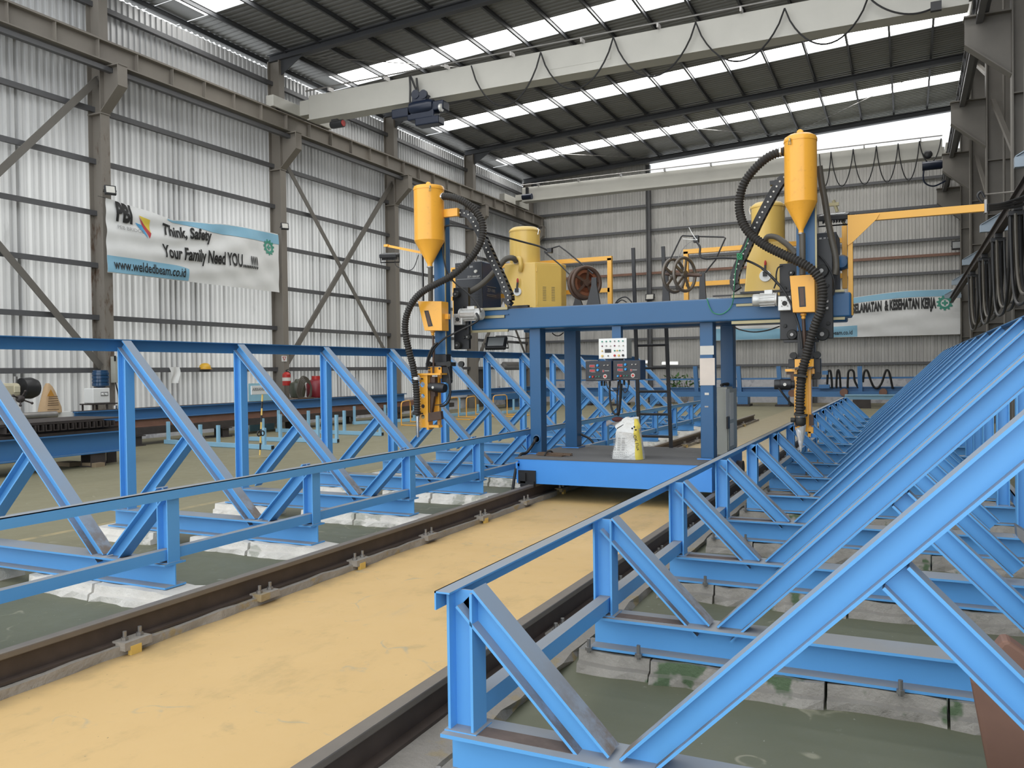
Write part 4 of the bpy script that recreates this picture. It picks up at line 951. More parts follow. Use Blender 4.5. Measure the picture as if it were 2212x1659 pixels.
b = MB(); bx(b, qt, 430,455,488,498, YT-.01,.06); b.build('wire_inlet', M['steel'], tl)
b = MB(); bx(b, qt, 470,320,850,385, YT+.10,.08); bx(b, qt, 700,385,850,650, YT+.14,.06); b.build('cross_slide', M['black'], tl, bevel=.008)
for u, v in ((500,350),(830,350),(835,625),(1030,350)): c = pt(qt,u,v,YT+.08); b = MB(); b.lathe(c,[(0,-.02),(.035,-.02),(.035,.02),(0,.02)],14,axis=(0,1,0)); b.build('slide_roller', M['black_rubber'], tl)
pipe('black wire conduit curving from the banner-side mast down into the torch', qt, [(640,0,8.86),(560,80,8.84),(500,200,8.83),(468,330,8.83),(462,450,8.83)], 8.84, .012, 'cable', 'wire_conduit', 'cable')
pipe('black cable drooping in a loop beside the banner-side torch', qt, [(810,400,8.9),(845,600,8.86),(850,820,8.84),(825,950,8.83),(760,1020,8.83),(680,1035,8.83)], 8.84, .014, 'cable', 'torch_cable', 'cable')
pipe('thin black wire curving inside the larger loop at the banner-side torch', qt, [(820,640,8.88),(835,800,8.86),(790,930,8.84),(720,1000,8.84),(600,1020,8.84)], 8.84, .005, 'cable', 'torch_cable', 'cable')
pipe('black cable running from the banner-side gear motor down over the lower slide', q5, [(1330,1200,9.08),(1350,1255,9.06),(1290,1300,9.0),(1150,1370,8.95),(1040,1430,8.9),(950,1530,8.86),(905,1650,8.85)], 8.9, .012, 'cable', 'motor_cable', 'cable')
pipe('long black wire liner crossing from the banner-side mast to the wire guide over its spool', q5, [(1050,470,8.95),(1075,435,8.95),(1180,440,9.0),(1350,480,9.1),(1560,530,9.3),(1750,580,9.5),(1880,615,9.6),(1960,655,9.66)], 9.2, .012, 'cable', 'wire_liner', 'cable')
pipe('thin black cable sweeping from the banner-side mast across its black carriage', q5, [(1052,470,8.95),(1035,580,8.93),(1045,720,8.94),(1080,850,8.97),(1150,940,9.05),(1250,1020,9.08),(1340,1120,9.08),(1370,1190,9.06)], 9.0, .009, 'cable', 'motor_cable', 'cable')
pipe('black chain fall hanging beside the banner-side flux pipe', q5, [(862,690),(864,800),(866,950),(868,1092)], 9.1, .013, 'cable', 'hanging_chain', 'chain')

tr = thing('welding_torch', 'yellow box-section torch holder with a black side motor and foil-wrapped nozzle, under the boom', 'welding torch', pt(q9,960,1600,8.75), 'welding torches hanging from the gantry')
qr = PQ(1650,720,5.925); YT = 8.80
b = MB(); bx(b, qr, 510,460,570,1260, YT, .012); bx(b, qr, 388,460,430,1180, YT,.012); bx(b, qr, 560,460,605,1200, YT+.012,.09); bx(b, qr, 395,470,560,1240, YT+.09,.012); b.build('holder_column', M['yellow'], tr, bevel=.003)
for (u,v,r) in ((505,610,30),(500,790,24),(505,955,28)): c = pt(qr,u,v,YT-.002); b = MB(); b.lathe(c,[(0,-.002),(r/5.925/1806*9.2,-.002),(r/5.925/1806*9.2,0),(0,0)],18,axis=(0,1,0)); b.build('column_hole', M['black'], tr)
b = MB(); bx(b, qr, 395,330,640,455, YT+.10,.012); bx(b, qr, 590,455,650,520, YT+.10,.012); b.build('top_bracket', M['yellow'], tr, bevel=.003)
b = MB(); b.prism([pt(qr,270,458,YT-.02),pt(qr,400,455,YT-.02),pt(qr,400,490,YT-.02),pt(qr,275,490,YT-.02)],(0,.12,0)); b.build('side_shelf', M['yellow'], tr)
b = MB(); b.prism([pt(qr,355,450,YT-.06),pt(qr,420,430,YT-.02),pt(qr,635,425,YT-.02),pt(qr,600,455,YT-.06)],(0,.15,0)); b.build('cover_plate', M['steel'], tr)
b = MB(); bx(b, qr, 290,490,390,528, YT+.02,.08); bx(b, qr, 340,528,395,600, YT+.02,.08); b.build('rust_block', M['brown_steel'], tr)
b = MB(); bx(b, qr, 312,330,400,440, YT+.14,.08); bx(b, qr, 630,320,728,560, YT+.14,.08); bx(b, qr, 400,300,640,335, YT+.14,.06); bx(b, qr, 605,540,720,590, YT+.14,.08); b.build('cross_slide', M['black'], tr, bevel=.006)
for u,v in ((378,285),(682,275),(690,545)): c = pt(qr,u,v,YT+.12); b = MB(); b.lathe(c,[(0,-.025),(.034,-.025),(.036,.02),(0,.02)],14,axis=(0,1,0)); ro = b.build('slide_roller', M['black_rubber'], tr)
a, c = pt(qr,132,655,YT+.0), pt(qr,390,655,YT+.03); L = (c-a).length; b = MB(); b.lathe(a,[(0,0),(.045,0),(.05,L*.06),(.05,L*.28),(.056,L*.3),(.056,L*.82),(.045,L*.84),(.045,L),(0,L)],24,axis=(c-a)); mo = b.build('motor', M['black'], tr)
p = pt(qr,268,655,YT-.055); b = MB(); b.lathe(p,[(0,-.002),(.016,-.002),(.016,0),(0,0)],14,axis=(0,1,0)); b.build('maker_label', M['offwhite'], mo)
b = MB(); bx(b, qr, 340,600,395,710, YT+.0,.06); b.build('motor_mount', M['black'], tr)
for v in (540,1040):
    b = MB(); b.prism([pt(qr,385,v-20,8.64),pt(qr,540,v+5,8.64),pt(qr,540,v+28,8.64),pt(qr,385,v+12,8.64)],(0,.15,0)); b.build('hose_strap', M['black_rubber'], tr)
c = pt(qr,470,1120,8.70); b = MB(); b.lathe((c.x,c.y,c.z), [(.036,-.05),(.05,-.03),(.052,.02),(.044,.035)], 20); b.build('nozzle_cap', M['black_rubber'], tr)
b = MB(); b.lathe((c.x,c.y,c.z+.035), [(.046,0),(.047,.012)], 20); b.build('clip_ring', M['chrome'], tr)
k_ = pt(qr,372,1110,8.70); b = MB(); b.lathe(k_, [(0,-.02),(.024,-.02),(.024,.02),(.01,.022),(.01,.07)], 9, axis=(1,0,0)); b.build('clamp_knob', M['black_rubber'], tr)
b = MB(); bx(b, qr, 395,1050,425,1200, YT-.03,.03); bx(b, qr, 580,1040,632,1180, YT-.005,.07); b.build('foot_bracket', M['brown_steel'], tr)
b = MB(); bx(b, qr, 568,1200,630,1280, YT,.06); bx(b, qr, 562,1260,600,1325, YT,.03); b.build('lower_foot', M['yellow'], tr)
n0 = pt(qr,470,1195,8.70); n1 = pt(qr,475,1515,8.70); b = MB(); rnd = random.Random(5); prof = []; N_ = 14; M_ = 9; vs = []
for i in range(M_+1):
    f = i/M_; cz = n0+(n1-n0)*f; r = .047*(1-f)+.006
    for k in range(N_): th = 2*PI*k/N_; rr = r*(1+rnd.uniform(-.09,.09)*(1 if 0 < i else .3)); vs.append(cz+V((rr*math.cos(th),rr*math.sin(th),rnd.uniform(-.004,.004)+(.02*math.cos(th) if i == 0 else 0))))
b.add(vs, [(i*N_+k,i*N_+(k+1)%N_,(i+1)*N_+(k+1)%N_,(i+1)*N_+k) for i in range(M_) for k in range(N_)]); b.build('foil_cone', M['foil'], tr)
pipe('thin black cable hanging below the boom-side torch motor', qr, [(165,665,8.78),(220,740,8.78),(290,830,8.8),(350,900,8.82),(400,935,8.84)], 8.8, .010, 'cable', 'torch_cable', 'cable')
pipe('black cable sweeping down the front of the boom-side black carriage', q9, [(-20,-75,9.5),(150,-60,9.4),(400,0,9.2),(600,20,9.1),(740,150,9.06),(830,290,8.95),(890,430,8.9),(930,560,8.86),(945,700,8.84)] if False else [(590,0,9.1),(680,75,9.08),(770,180,9.03),(840,300,8.95),(890,430,8.9),(925,560,8.86),(942,700,8.84)], 9.0, .012, 'cable', 'motor_cable', 'cable')
pipe('thin black cable bowed over the boom-side gear motor', q8, [(770,1310,9.15),(730,1330,9.13),(715,1390,9.12),(715,1450,9.12),(695,1510,9.12)], 9.1, .008, 'cable', 'motor_cable', 'cable')
pipe('thin black cable hanging beside the boom-side carriage roller', q8, [(1090,1220,9.16),(1150,1290,9.14),(1205,1390,9.13),(1225,1480,9.13),(1215,1570,9.14)], 9.1, .008, 'cable', 'motor_cable', 'cable')

# dark welders on top
def welder(label, q, fr, sx, Y, txt, textpos):
    t = thing('welding_power_source', label, 'welder', pt(q,fr[0],fr[3],Y), 'dark welding power sources on the gantry')
    x0,x1,z0,z1 = rect(q,*fr,Y); z0 = 2.302; Y1 = sx
    b = MB(); b.box(x0+.004,x1-.004,Y+.01,Y1,z0,z1); b.build('case', M['navy'], t, bevel=.01)
    b = MB(); b.box(x0,x1,Y-.004,Y+.012,z0+.01,z1-.004); fp = b.build('front_panel', M['panel_black'], t, bevel=.006)
    H = z1-z0; W_ = x1-x0
    for i in range(9): b = MB(); b.box(x0+W_*.1,x1-W_*.12,Y-.007,Y-.003,z0+H*(.08+.052*i),z0+H*(.10+.052*i)); b.build('louvre', M['black'], fp)
    b = MB(); b.lathe((x1-W_*.22,Y-.004,z1-H*.2), [(0,-.02),(.02,-.02),(.024,0),(0,0)], 14, axis=(0,1,0)); b.build('dial', M['offwhite'], fp)
    b = MB(); b.box(x0+W_*.06,x1-W_*.06,Y-.006,Y-.003,z1-H*.34,z1-H*.33); b.build('trim_line', M['ink_grey'], fp)
    for i in range(3): b = MB(); b.box(x0+W_*(.15+.2*i),x0+W_*(.27+.2*i),Y-.006,Y-.003,z1-H*.12,z1-H*.08); b.build('meter_window', M['ink_grey'], fp)
    text('lettering', txt, H*.055, M['offwhite'], t, V((x0+W_*.46,Y-.007,z1-H*.315)), (1,0,0), (0,0,1), width=W_*.46)
    b = MB(); b.tube([V((x1-W_*.5+.03*math.cos(i*PI/6),Y+.15,z1+.018+.02*math.sin(i*PI/6))) for i in range(12)], .006, 6, closed=True); b.build('lifting_eye', M['steel'], t)
    return t, x0, x1, z0, z1
wl, wx0, wx1, wz0, wz1 = welder('dark blue welding power source standing behind the banner-side mast', q5, (1148,752,1382,1120), 10.18, 9.62, 'ZD7-1000IGBT', None)
b = MB(); b.box(wx1-.002,wx1+.002,9.8,10.1,wz0+.1,wz0+.102)
text('lettering', 'ZD7-1000', .055, M['ink_grey'], wl, V((wx1+.004,9.76,wz0+(wz1-wz0)*.42)), (0,1,0), (0,0,1), width=.22)
for dz in (.36,.33,.52): 
    b = MB(); zz = wz0+(wz1-wz0)*dz; b.box(wx1-.003,wx1+.003,9.75,10.02,zz,zz+.004); b.build('printed_line', M['ink_grey'], wl)
wr = welder('dark welding power source behind the boom-side mast under the rear floodlight', q8, (1068,1018,1245,1500), 10.1, 9.55, 'ZD7-1000IGBT', None)
# blue round motor behind the boom post
c = pt(q8,1288,1280,9.62); b = MB(); b.lathe(c, [(0,-.05),(.06,-.045),(.078,-.02),(.08,.15),(0,.15)], 24, axis=(0,1,0)); one('drive_motor', b, M['blue_gantry'], 'round dark blue motor end beside the boom-side welder', 'motor')

# yellow recovery units
def recovery(label, q, cyl, body, Y, faceted, gauge, valve, hose_in):
    t = thing('flux_recovery_unit', label, 'recovery unit', pt(q,(body[0]+body[2])/2,body[3],Y), 'yellow flux recovery units')
    ym = M['yellow_soft']
    cx_, r = pt(q,(cyl[0]+cyl[2])/2,cyl[3],Y+.2).x, (pt(q,cyl[2],cyl[3],Y+.2).x-pt(q,cyl[0],cyl[3],Y+.2).x)/2
    zt, zb = pt(q,0,cyl[1],Y+.2).z if False else atY(*q((cyl[0]+cyl[2])/2,cyl[1]),Y+.2).z, atY(*q((cyl[0]+cyl[2])/2,cyl[3]),Y+.2).z
    x0,x1,z0,z1 = rect(q,*body,Y); z0 = 2.302
    b = MB(); b.lathe((cx_,Y+.2,0), [(r,z1-.02),(r,zt-.05)], 40); b.build('drum', ym, t)
    b = MB(); b.lathe((cx_,Y+.2,0), [(r*1.03,zt-.065),(r*1.04,zt-.05),(r*.98,zt-.03),(r*.8,zt-.006),(0,zt)], 40); b.build('drum_lid', ym, t)
    b = MB(); b.tube([V((cx_+r*1.02,Y+.16,zt-.03)),V((cx_+r*1.08,Y+.16,zt-.06)),V((cx_+r*1.02,Y+.16,zt-.11))], .007, 6); b.build('latch', M['chrome'], t)
    if not faceted: b = MB(); b.tube([V((cx_-r*1.02,Y+.16,zt-.03)),V((cx_-r*1.09,Y+.16,zt-.07)),V((cx_-r*1.02,Y+.16,zt-.12))], .007, 6); b.build('latch', M['chrome'], t)
    if faceted:
        xf = x0+(x1-x0)*.66; poly = [V((x0,Y+.20,z0)),V((x0+.03,Y+.02,z0)),V((x0+(x1-x0)*.45,Y,z0)),V((xf,Y+.03,z0)),V((x1,Y+.33,z0)),V((x1,Y+.5,z0)),V((x0,Y+.5,z0))]
        b = MB(); b.prism(poly, (0,0,z1-z0)); b.build('body', ym, t, bevel=.012)
        A, B = V((xf+.012,Y+.045,0)), V((x1-.006,Y+.318,0)); d = (B-A).normalized(); n = V((d.y,-d.x,0))
        b = MB(); b.prism([A+V((0,0,z0+.02)),B+V((0,0,z0+.02)),B+V((0,0,z1-.03)),A+V((0,0,z1-.03))], n*.008); dr_ = b.build('door', ym, t, bevel=.003)
        for k in range(2):
            for j in range(9):
                c_ = A+(B-A)*(.30+.36*k)+n*.009+V((0,0,z0+(z1-z0)*(.20+.035*j))); b = MB(); b.obox(c_, d*.024, n*.002, V((0,0,.0035))); b.build('louvre', M['tan_steel'], dr_)
        for zz in (z0+.06,z1-.12): b = MB(); b.cyl(A+n*.009+V((0,0,zz)), A+n*.009+V((0,0,zz+.04)), .008, 8); b.build('hinge', ym, dr_)
    else:
        b = MB(); b.box(x0,x1,Y,Y+.45,z0,z1); 
        s_ = (x1-x0)*.12
        b.v[4].x += s_; b.v[5].x -= s_*.2; b.v[6].x -= s_*.2; b.v[7].x += s_; b.build('body', ym, t, bevel=.012)
    gx = pt(q,gauge[0],gauge[1],Y-.01); R_ = gauge[2]/S/1806*10.2
    b = MB(); b.lathe(gx, [(0,-.012),(R_*.95,-.012),(R_,-.008),(R_,.012),(0,.012)], 26, axis=(0,1,0)); b.build('round_cover', M['chrome'] if False else M['white'], t)
    b = MB(); va = pt(q,valve[0],valve[1],Y-.03); b.bar(gx+V((0,-.02,.01)), va, .022,.018,up=(0,1,0)); b.cbox(gx+V((0,-.02,R_*.3)),.045,.03,.05); b.build('clamp_lever', M['black'], t)
    b = MB(); b.sphere(va+V((0,0,.02)),.014,.014,.034); b.build('red_grip', M['red'], t)
    b = MB(); hi = pt(q,*hose_in,Y-.0); b.lathe(hi-V((0,.03,0)), [(.036,0),(.042,.01),(.042,.09)], 18, axis=(0,1,0)); b.build('hose_port', M['alu'], t)
    if faceted: b = MB(); b.tube(smooth_path([hi+V((.02,-.02,.03)),hi+V((.07,-.05,.02)),hi+V((.085,-.05,-.07)),hi+V((.055,-.01,-.13))],6), .028, 12); b.build('port_elbow', ym, t)
recovery('yellow flux recovery unit with louvred door between the banner-side welder and the spool', q5, (1635,452,1878,760), (1552,755,1990,1150), 9.68, True, (1690,1012,38), (1692,930), (1682,745))
recovery('yellow flux recovery unit behind the boom-side cable chain', q8, (500,760,790,1110), (428,1105,822,1530), 9.62, False, (620,1400,46), (620,1305), (614,1100))

# wire spools on stands
def spool(label, q, c1, c2, stands, Y, ang, R_px, filled, gap):
    t = thing('wire_spool', label, 'wire spool', pt(q,(c1[0]+c2[0])/2,stands[0][3],Y), 'welding wire spools on stands')
    ax = V((math.cos(ang),math.sin(ang),0)); R_ = R_px/S/1806*10.0; C1, C2 = pt(q,*c1,Y), None
    C2 = C1+ax*gap; u = ax.cross(V((0,0,1))).normalized(); w_ = V((0,0,1))
    for C_ in (C1, C2):
        b = MB(); b.tube([C_+R_*(math.cos(2*PI*k/36)*u+math.sin(2*PI*k/36)*w_) for k in range(36)], R_*(.135 if filled else .10), 10, closed=True); rm = b.build('rim', M['brown_steel'] if filled else M['steel_warm'], t)
        b = MB(); b.lathe(C_-ax*.02, [(0,0),(R_*.24,0),(R_*.24,.04),(0,.04)], 20, axis=ax); b.build('hub', M['brown_steel'] if filled else M['steel_warm'], rm)
        for k in range(5):
            th = 2*PI*k/5+.5; d = math.cos(th)*u+math.sin(th)*w_; b = MB(); b.bar(C_+d*R_*.2, C_+d*R_*.95, R_*.16, R_*.09, up=ax); b.build('spoke', M['brown_steel'] if filled else M['steel_warm'], rm)
    if filled: b = MB(); b.lathe(C1+ax*.01, [(R_*.66,0),(R_*.88,0),(R_*.88,gap-.02),(R_*.66,gap-.02),(R_*.66,0)], 36, axis=ax); b.build('wire_coil', M['copper'], t)
    A, B = stands[0], stands[1]
    tops = []
    for s_, Yo in ((A,stands[2]),(B,stands[3])):
        P = [pt(q,s_[0],s_[3],Yo),pt(q,s_[2],s_[3],Yo),pt(q,(s_[0]+s_[2])/2+20+(s_[4] if len(s_) > 4 else 0),s_[1]+70,Yo),pt(q,(s_[0]+s_[2])/2+18+(s_[4] if len(s_) > 4 else 0),s_[1],Yo),pt(q,(s_[0]+s_[2])/2-26+(s_[4] if len(s_) > 4 else 0),s_[1],Yo),pt(q,(s_[0]+s_[2])/2-28+(s_[4] if len(s_) > 4 else 0),s_[1]+70,Yo)]
        P[0].z = P[1].z = 2.302
        b = MB(); b.prism(P, (0,.03,0)); b.build('stand', M['black'], t, bevel=.004); tops.append((P[3]+P[4])/2+V((0,.015,-.03)))
    b = MB(); b.cyl(tops[0], tops[1], .022, 14); b.build('axle', M['brown_steel'], t)
    return t
M['steel_warm'] = plain('worn_warm_steel', (.17,.15,.13), .4, .6, var=.3)
spool('copper wire spool with brown spoked rims beside the banner-side recovery unit', q7, (440,535), (0,0), ((470,482,592,715,10),(345,600,450,730,0),9.45,9.95), 9.66, math.radians(-42), 135, True, .10)
spool('empty spoked steel wire spool on an axle nearer the boom', q7, (1235,468), (0,0), ((1132,430,1202,690),(1455,440,1520,668),9.66,9.58), 9.66, math.radians(-25), 140, False, .16)
for lab, ln, bl in (('bent black wire guide rod rising over the empty spool', [(1155,430),(1300,130),(1312,118),(1440,124),(1670,130),(1688,136),(1600,330),(1510,440)], (1405,115,1450,175)),
                    ('bent black wire guide rod rising over the copper spool', [(335,465),(240,370),(108,262),(105,250),(128,268),(160,230),(235,208),(300,255),(420,355),(530,450)], (128,225,165,265))):
    t = thing('wire_guide', lab, 'wire guide', pt(q7,ln[0][0],ln[0][1],9.6), 'wire guide rods')
    P = pts(q7, ln, 9.6); b = MB(); b.tube(P, .009, 8, smooth=False); b.build('rod', M['black'], t)
    b = MB(); bx(b, q7, *bl, 9.57, .06); b.build('guide_block', M['black'], t)
pipe('thin grey wire arcing from the empty spool to its guide block', q7, [(1275,310),(1310,240),(1355,190),(1405,160)], 9.58, .004, 'steel', 'feed_wire', 'wire')
pipe('white wire end sticking up from the guide block', q7, [(1368,45),(1395,95),(1425,140),(1440,155),(1380,150),(1315,146)], 9.55, .004, 'white', 'feed_wire', 'wire')
pipe('grey liner hose dropping from the guide block and running to the boom-side mast', q7, [(1435,170,9.55),(1465,220,9.5),(1465,285,9.45),(1510,318,9.4),(1650,312,9.3),(1790,318,9.2),(1900,345,9.15),(2020,410,9.1),(2100,490,9.08),(2165,560,9.08)], 9.3, .012, 'cable', 'wire_liner', 'cable')
pipe('thin wire between the copper spool and its guide', q7, [(150,268),(260,290),(400,345),(455,400)], 9.62, .003, 'steel', 'feed_wire', 'wire')
pipe('green string knotted round the boom-side cable chain and drooping over the beam', q7, [(1922,70,9.06),(1890,140,9.06),(1850,240,9.06),(1800,310,9.06),(1775,430,9.07),(1765,560,9.08),(1755,680,9.2),(1735,740,9.27),(1690,785,9.28),(1640,805,9.28),(1580,790,9.28),(1548,740,9.28),(1525,670,9.29)], 9.1, .005, 'rope_green', 'green_string', 'string')
b = MB(); 
for k in range(3): b.tube([pt(q7,1812+22*math.cos(i*PI/6+k),300+26*math.sin(i*PI/6+k*2),9.05+.004*k) for i in range(12)], .006, 6, closed=True)
one('green_knot', b, M['rope_green'], 'tangled knot of green string on the boom-side cable chain', 'string')
b = MB(); b.tube(smooth_path(pts(q7,[(725,712),(760,670),(820,655),(870,700)],9.45),6),.009,6); b.tube(smooth_path(pts(q7,[(735,712),(780,680),(825,700)],9.47),6),.007,6); one('cable_coil', b, M['cable'], 'small hoop of black cable on top of the beam left of the ladder rail', 'cable')

# yellow guard rails at the back of the top
def guard(label, q, segs, Y, r=.022):
    t = thing('guard_rail', label, 'guard rail', pt(q,segs[0][0][0],segs[0][0][1],Y), 'yellow guard rails on the gantry')
    for nm, a, c in segs: pass
    return t
YG = 10.35
t = thing('guard_rail', 'yellow square-tube guard rail behind the copper spool', 'guard rail', pt(q7,680,712,YG), 'yellow guard rails on the gantry')
zt = pt(q7,680,315,YG).z; xr = pt(q7,678,400,YG).x; xl = pt(q5,1115,745,YG).x; zm = pt(q7,640,595,YG).z
for nm, a, c in (('top_bar',(xl,YG,zt),(xr+.03,YG,zt)),('mid_bar',(xl,YG,zm),(xr,YG,zm)),('post',(xr,YG,2.30),(xr,YG,zt)),('post',(xl+.05,YG,2.30),(xl+.05,YG,zt)),('post',((xl+xr)/2,YG,2.30),((xl+xr)/2,YG,zt))):
    b = MB(); b.bar(a, c, .055, .055, up=(0,1,0)); b.build(nm, M['yellow_rail'], t)
t = thing('guard_rail', 'yellow square-tube guard rail behind the empty spool and the boom-side recovery unit', 'guard rail', pt(q7,1345,680,YG), 'yellow guard rails on the gantry')
xl2 = pt(q7,1345,400,YG).x; xr2 = pt(q8,1300,1200,YG).x; zt2 = pt(q7,1600,240,YG).z; zm2 = pt(q7,1450,540,YG).z
for nm, a, c in (('top_bar',(xl2-.03,YG,zt2),(xr2,YG,zt2)),('mid_bar',(xl2,YG,zm2),(xr2,YG,zm2)),('post',(xl2,YG,2.30),(xl2,YG,zt2)),('post',(xr2-.6,YG,2.30),(xr2-.6,YG,zt2))):
    b = MB(); b.bar(a, c, .055, .055, up=(0,1,0)); b.build(nm, M['yellow_rail'], t)
# yellow boom
YBm = 9.42
bm_ = thing('cable_boom', 'long yellow cable boom with a gusset reaching from the beam end to the wall columns', 'boom', pt(q8,1365,1700,YBm))
xa, xb = pt(q8,1342,1300,YBm).x, pt(q8,1385,1300,YBm).x
zt3 = pt(q8,1362,870,YBm).z; zlow = pt(q9,1365,408,YBm).z
b = MB(); b.box(xa,xb,YBm,YBm+.06,zlow,zt3); b.build('post', M['yellow_rail'], bm_, bevel=.003)
b = MB(); bx(b, q8, 1290,960,1335,1510, YBm+.25, .05); b.build('rear_post', M['yellow_rail'], bm_, bevel=.003)
b = MB(); b.prism(pts(q8,[(1340,868),(1618,858),(1590,905),(1388,1100),(1340,1136)],YBm-.012),(0,.012,0)); b.build('gusset', M['yellow_rail'], bm_)
e0 = V((xa+.02,YBm+.03,zt3-.035)); e1 = atY(2127,449,YBm+.03); b = MB(); b.bar(e0, e1, .06, .075); b.build('boom_arm', M['yellow_rail'], bm_, bevel=.003)
b = MB(); b.cbox(e1+V((.005,0,.01)),.02,.09,.13); b.build('end_plate', M['steel'], bm_)
b = MB(); b.tube(smooth_path([e1+V((-.02,0,.05)),e1+V((-.06,0,.12)),e1+V((-.03,0,.16)),e1+V((.0,0,.1))],5),.012,8); b.build('cable_loop', M['black'], bm_)
b = MB(); bx(b, q9, 1205,205,1315,425, 9.33, .2); one('beam_end_bracket', b, M['blue_gantry'], 'blue bracket box on the beam end below the boom', 'bracket')
# rear floodlights
p = pt(q8,1220,885,9.75); floodlight('floodlight', 'black finned floodlight facing down above the boom-side welder', p, .30,.22,.06, -1.35, .0)
b = MB(); b.tube([pt(q8,1215,740,9.75),pt(q8,1250,840,9.75)],.018,8); b.cbox(pt(q8,1220,775,9.75),.10,.04,.035); b.tube([pt(q8,1260,860,9.75),pt(q8,1320,960,9.78),pt(q8,1305,1100,9.72)],.015,6); one('lamp_bracket', b, M['tan_steel'], 'tan angled stem holding up the boom-side floodlight', 'bracket')
p = pt(q5,572,695,9.2); floodlight('floodlight', 'black finned floodlight on a yellow arm beyond the banner-side hopper', p, .23,.20,.05, -1.35, .35)
b = MB(); b.bar(pt(q5,560,612,9.2), pt(q5,860,672,9.2), .02,.03); b.cbox(pt(q5,548,610,9.2),.06,.05,.03); one('lamp_bracket', b, M['yellow'], 'thin yellow arm holding the floodlight beyond the banner-side hopper', 'bracket')
pipe('thin black wire drooping between the yellow lamp arm and its floodlight', q5, [(620,740,9.2),(630,785,9.2),(690,815,9.2),(750,825,9.2),(790,790,9.2),(825,690,9.2)], 9.2, .005, 'cable', 'lamp_cable', 'cable')
# ------------------------------------------------------------------ cranes
def festoon(q, hp, low, Y, r, mat, parent, name='festoon_cable'):
    for (u0,v0),(u1,v1),lv in zip(hp, hp[1:], low):
        P = []
        for i in range(17):
            f = i/16; u = u0+(u1-u0)*f; v = v0+(v1-v0)*f; s_ = 1-(2*f-1)**2; P.append(pt(q,u,v+(lv-(v0+v1)/2)*(s_**.8),Y))
        b = MB(); b.tube(P, r, 6); b.build(name, mat, parent)
qi = lambda x, y: (x, y)
def crane(label, y, zb, zt, x0, x1, carriage_z, rail_v):
    t = thing('overhead_crane', label, 'crane', ((x0+x1)/2,y,zb), 'overhead travelling cranes')
    b = MB(); b.box(x0,x1,y,y+.36,zb+.03,zt); b.build('girder', M['crane'], t, bevel=.01)
    b = MB(); b.box(x0,x1,y-.06,y+.42,zb,zb+.03); b.build('bottom_flange', M['crane'], t)
    for xe, s_ in ((-16.02,1),(1.35,-1)):
        b = MB(); b.box(xe-.13,xe+.13,y-1.1,y+1.5,8.985,9.30); e = b.build('end_carriage', M['crane'], t, bevel=.01)
        for yy in (y-.8,y+1.2): b = MB(); b.lathe((xe-.05,yy,9.08),[(0,0),(.13,0),(.13,.1),(0,.1)],18,axis=(1,0,0)); b.build('wheel', M['dark_steel'], e)
        b = MB(); b.box(xe+s_*.13,(x0 if s_ > 0 else x1),y+.02,y+.34,max(9.0,zb+.1),9.42) if abs((x0 if s_ > 0 else x1)-xe) > .14 else b.cbox((xe,y+.2,9.35),.2,.3,.1); b.build('end_connection', M['crane'], t)
    b = MB(); b.tube([V((x0,y-.12,zt+.10)),V((x1,y-.12,zt+.10))], .022, 8); b.build('festoon_rail', M['steel'], t)
    k = x0+.8
    while k < x1: b = MB(); b.box(k-.02,k+.02,y-.14,y+.1,zt-.01,zt+.10); b.build('rail_bracket', M['steel'], t); k += 1.9
    return t
CY1_ = 19.38
c1 = crane('pale grey crane girder crossing overhead with a dark blue hoist, the nearer of two', CY1_, 8.81, 9.52, -15.55, 1.15, 9.2, 0)
festoon(qi, [(1018,142),(1168,113),(1325,80),(1503,48),(1695,18),(1876,-8),(2030,5)], [228,192,165,132,95,30], CY1_-.14, .020, M['cable'], c1)
b = MB(); b.cbox(pt(qi,2022,14,CY1_-.2),.2,.1,.18); b.build('junction_box', M['black'], c1)
b = MB(); x_ = pt(qi,1252,125,CY1_).x; b.box(x_-.8,x_+.8,CY1_-.006,CY1_,9.02,9.40); b.build('splice_plate', M['crane'], c1)
c2 = crane('pale grey crane girder crossing before the end wall, the farther of two', 34.1, 9.07, 9.70, -15.55, 1.15, 9.2, 0)
festoon(qi, [(1770,333),(1795,328),(1843,322),(1893,315),(1940,310),(1986,305),(2033,299)], [401,402,398,393,389,352], 33.95, .022, M['cable'], c2)
b = MB(); b.sphere(pt(qi,2004,334,34.05),.16,.08,.16); b.build('junction_box', M['black'], c2)
for (u,v) in ((2036,355),): 
    p = pt(qi,u,v,33.9)-V((.3,0,0)); t = thing('crane_motor', 'dark blue drive motor with a hoop guard at the far crane end by the columns', 'motor', p)
    b = MB(); b.lathe(p-V((.35,0,0)),[(0,0),(.16,0),(.16,.6),(.1,.7),(0,.7)],16,axis=(1,0,0)); b.build('motor_body', M['crane_blue'], t)
    b = MB(); b.tube(smooth_path([p+V((-.3,0,-.1)),p+V((-.3,0,-.55)),p+V((.0,0,-.75)),p+V((.4,0,-.6))],5),.03,6); b.build('hoop_guard', M['crane_blue'], t)
p = pt(qi,1140,425,33.8); t = thing('crane_motor', 'small dark drive motor under the far crane end by the banner wall', 'motor', p); b = MB(); b.lathe(p-V((.25,0,0)),[(0,0),(.13,0),(.13,.45),(0,.45)],14,axis=(1,0,0)); b.build('motor_body', M['crane_blue'], t)
b = MB(); b.cbox(p+V((-.02,0,.25)),.12,.1,.3); b.build('mount', M['black'], t)
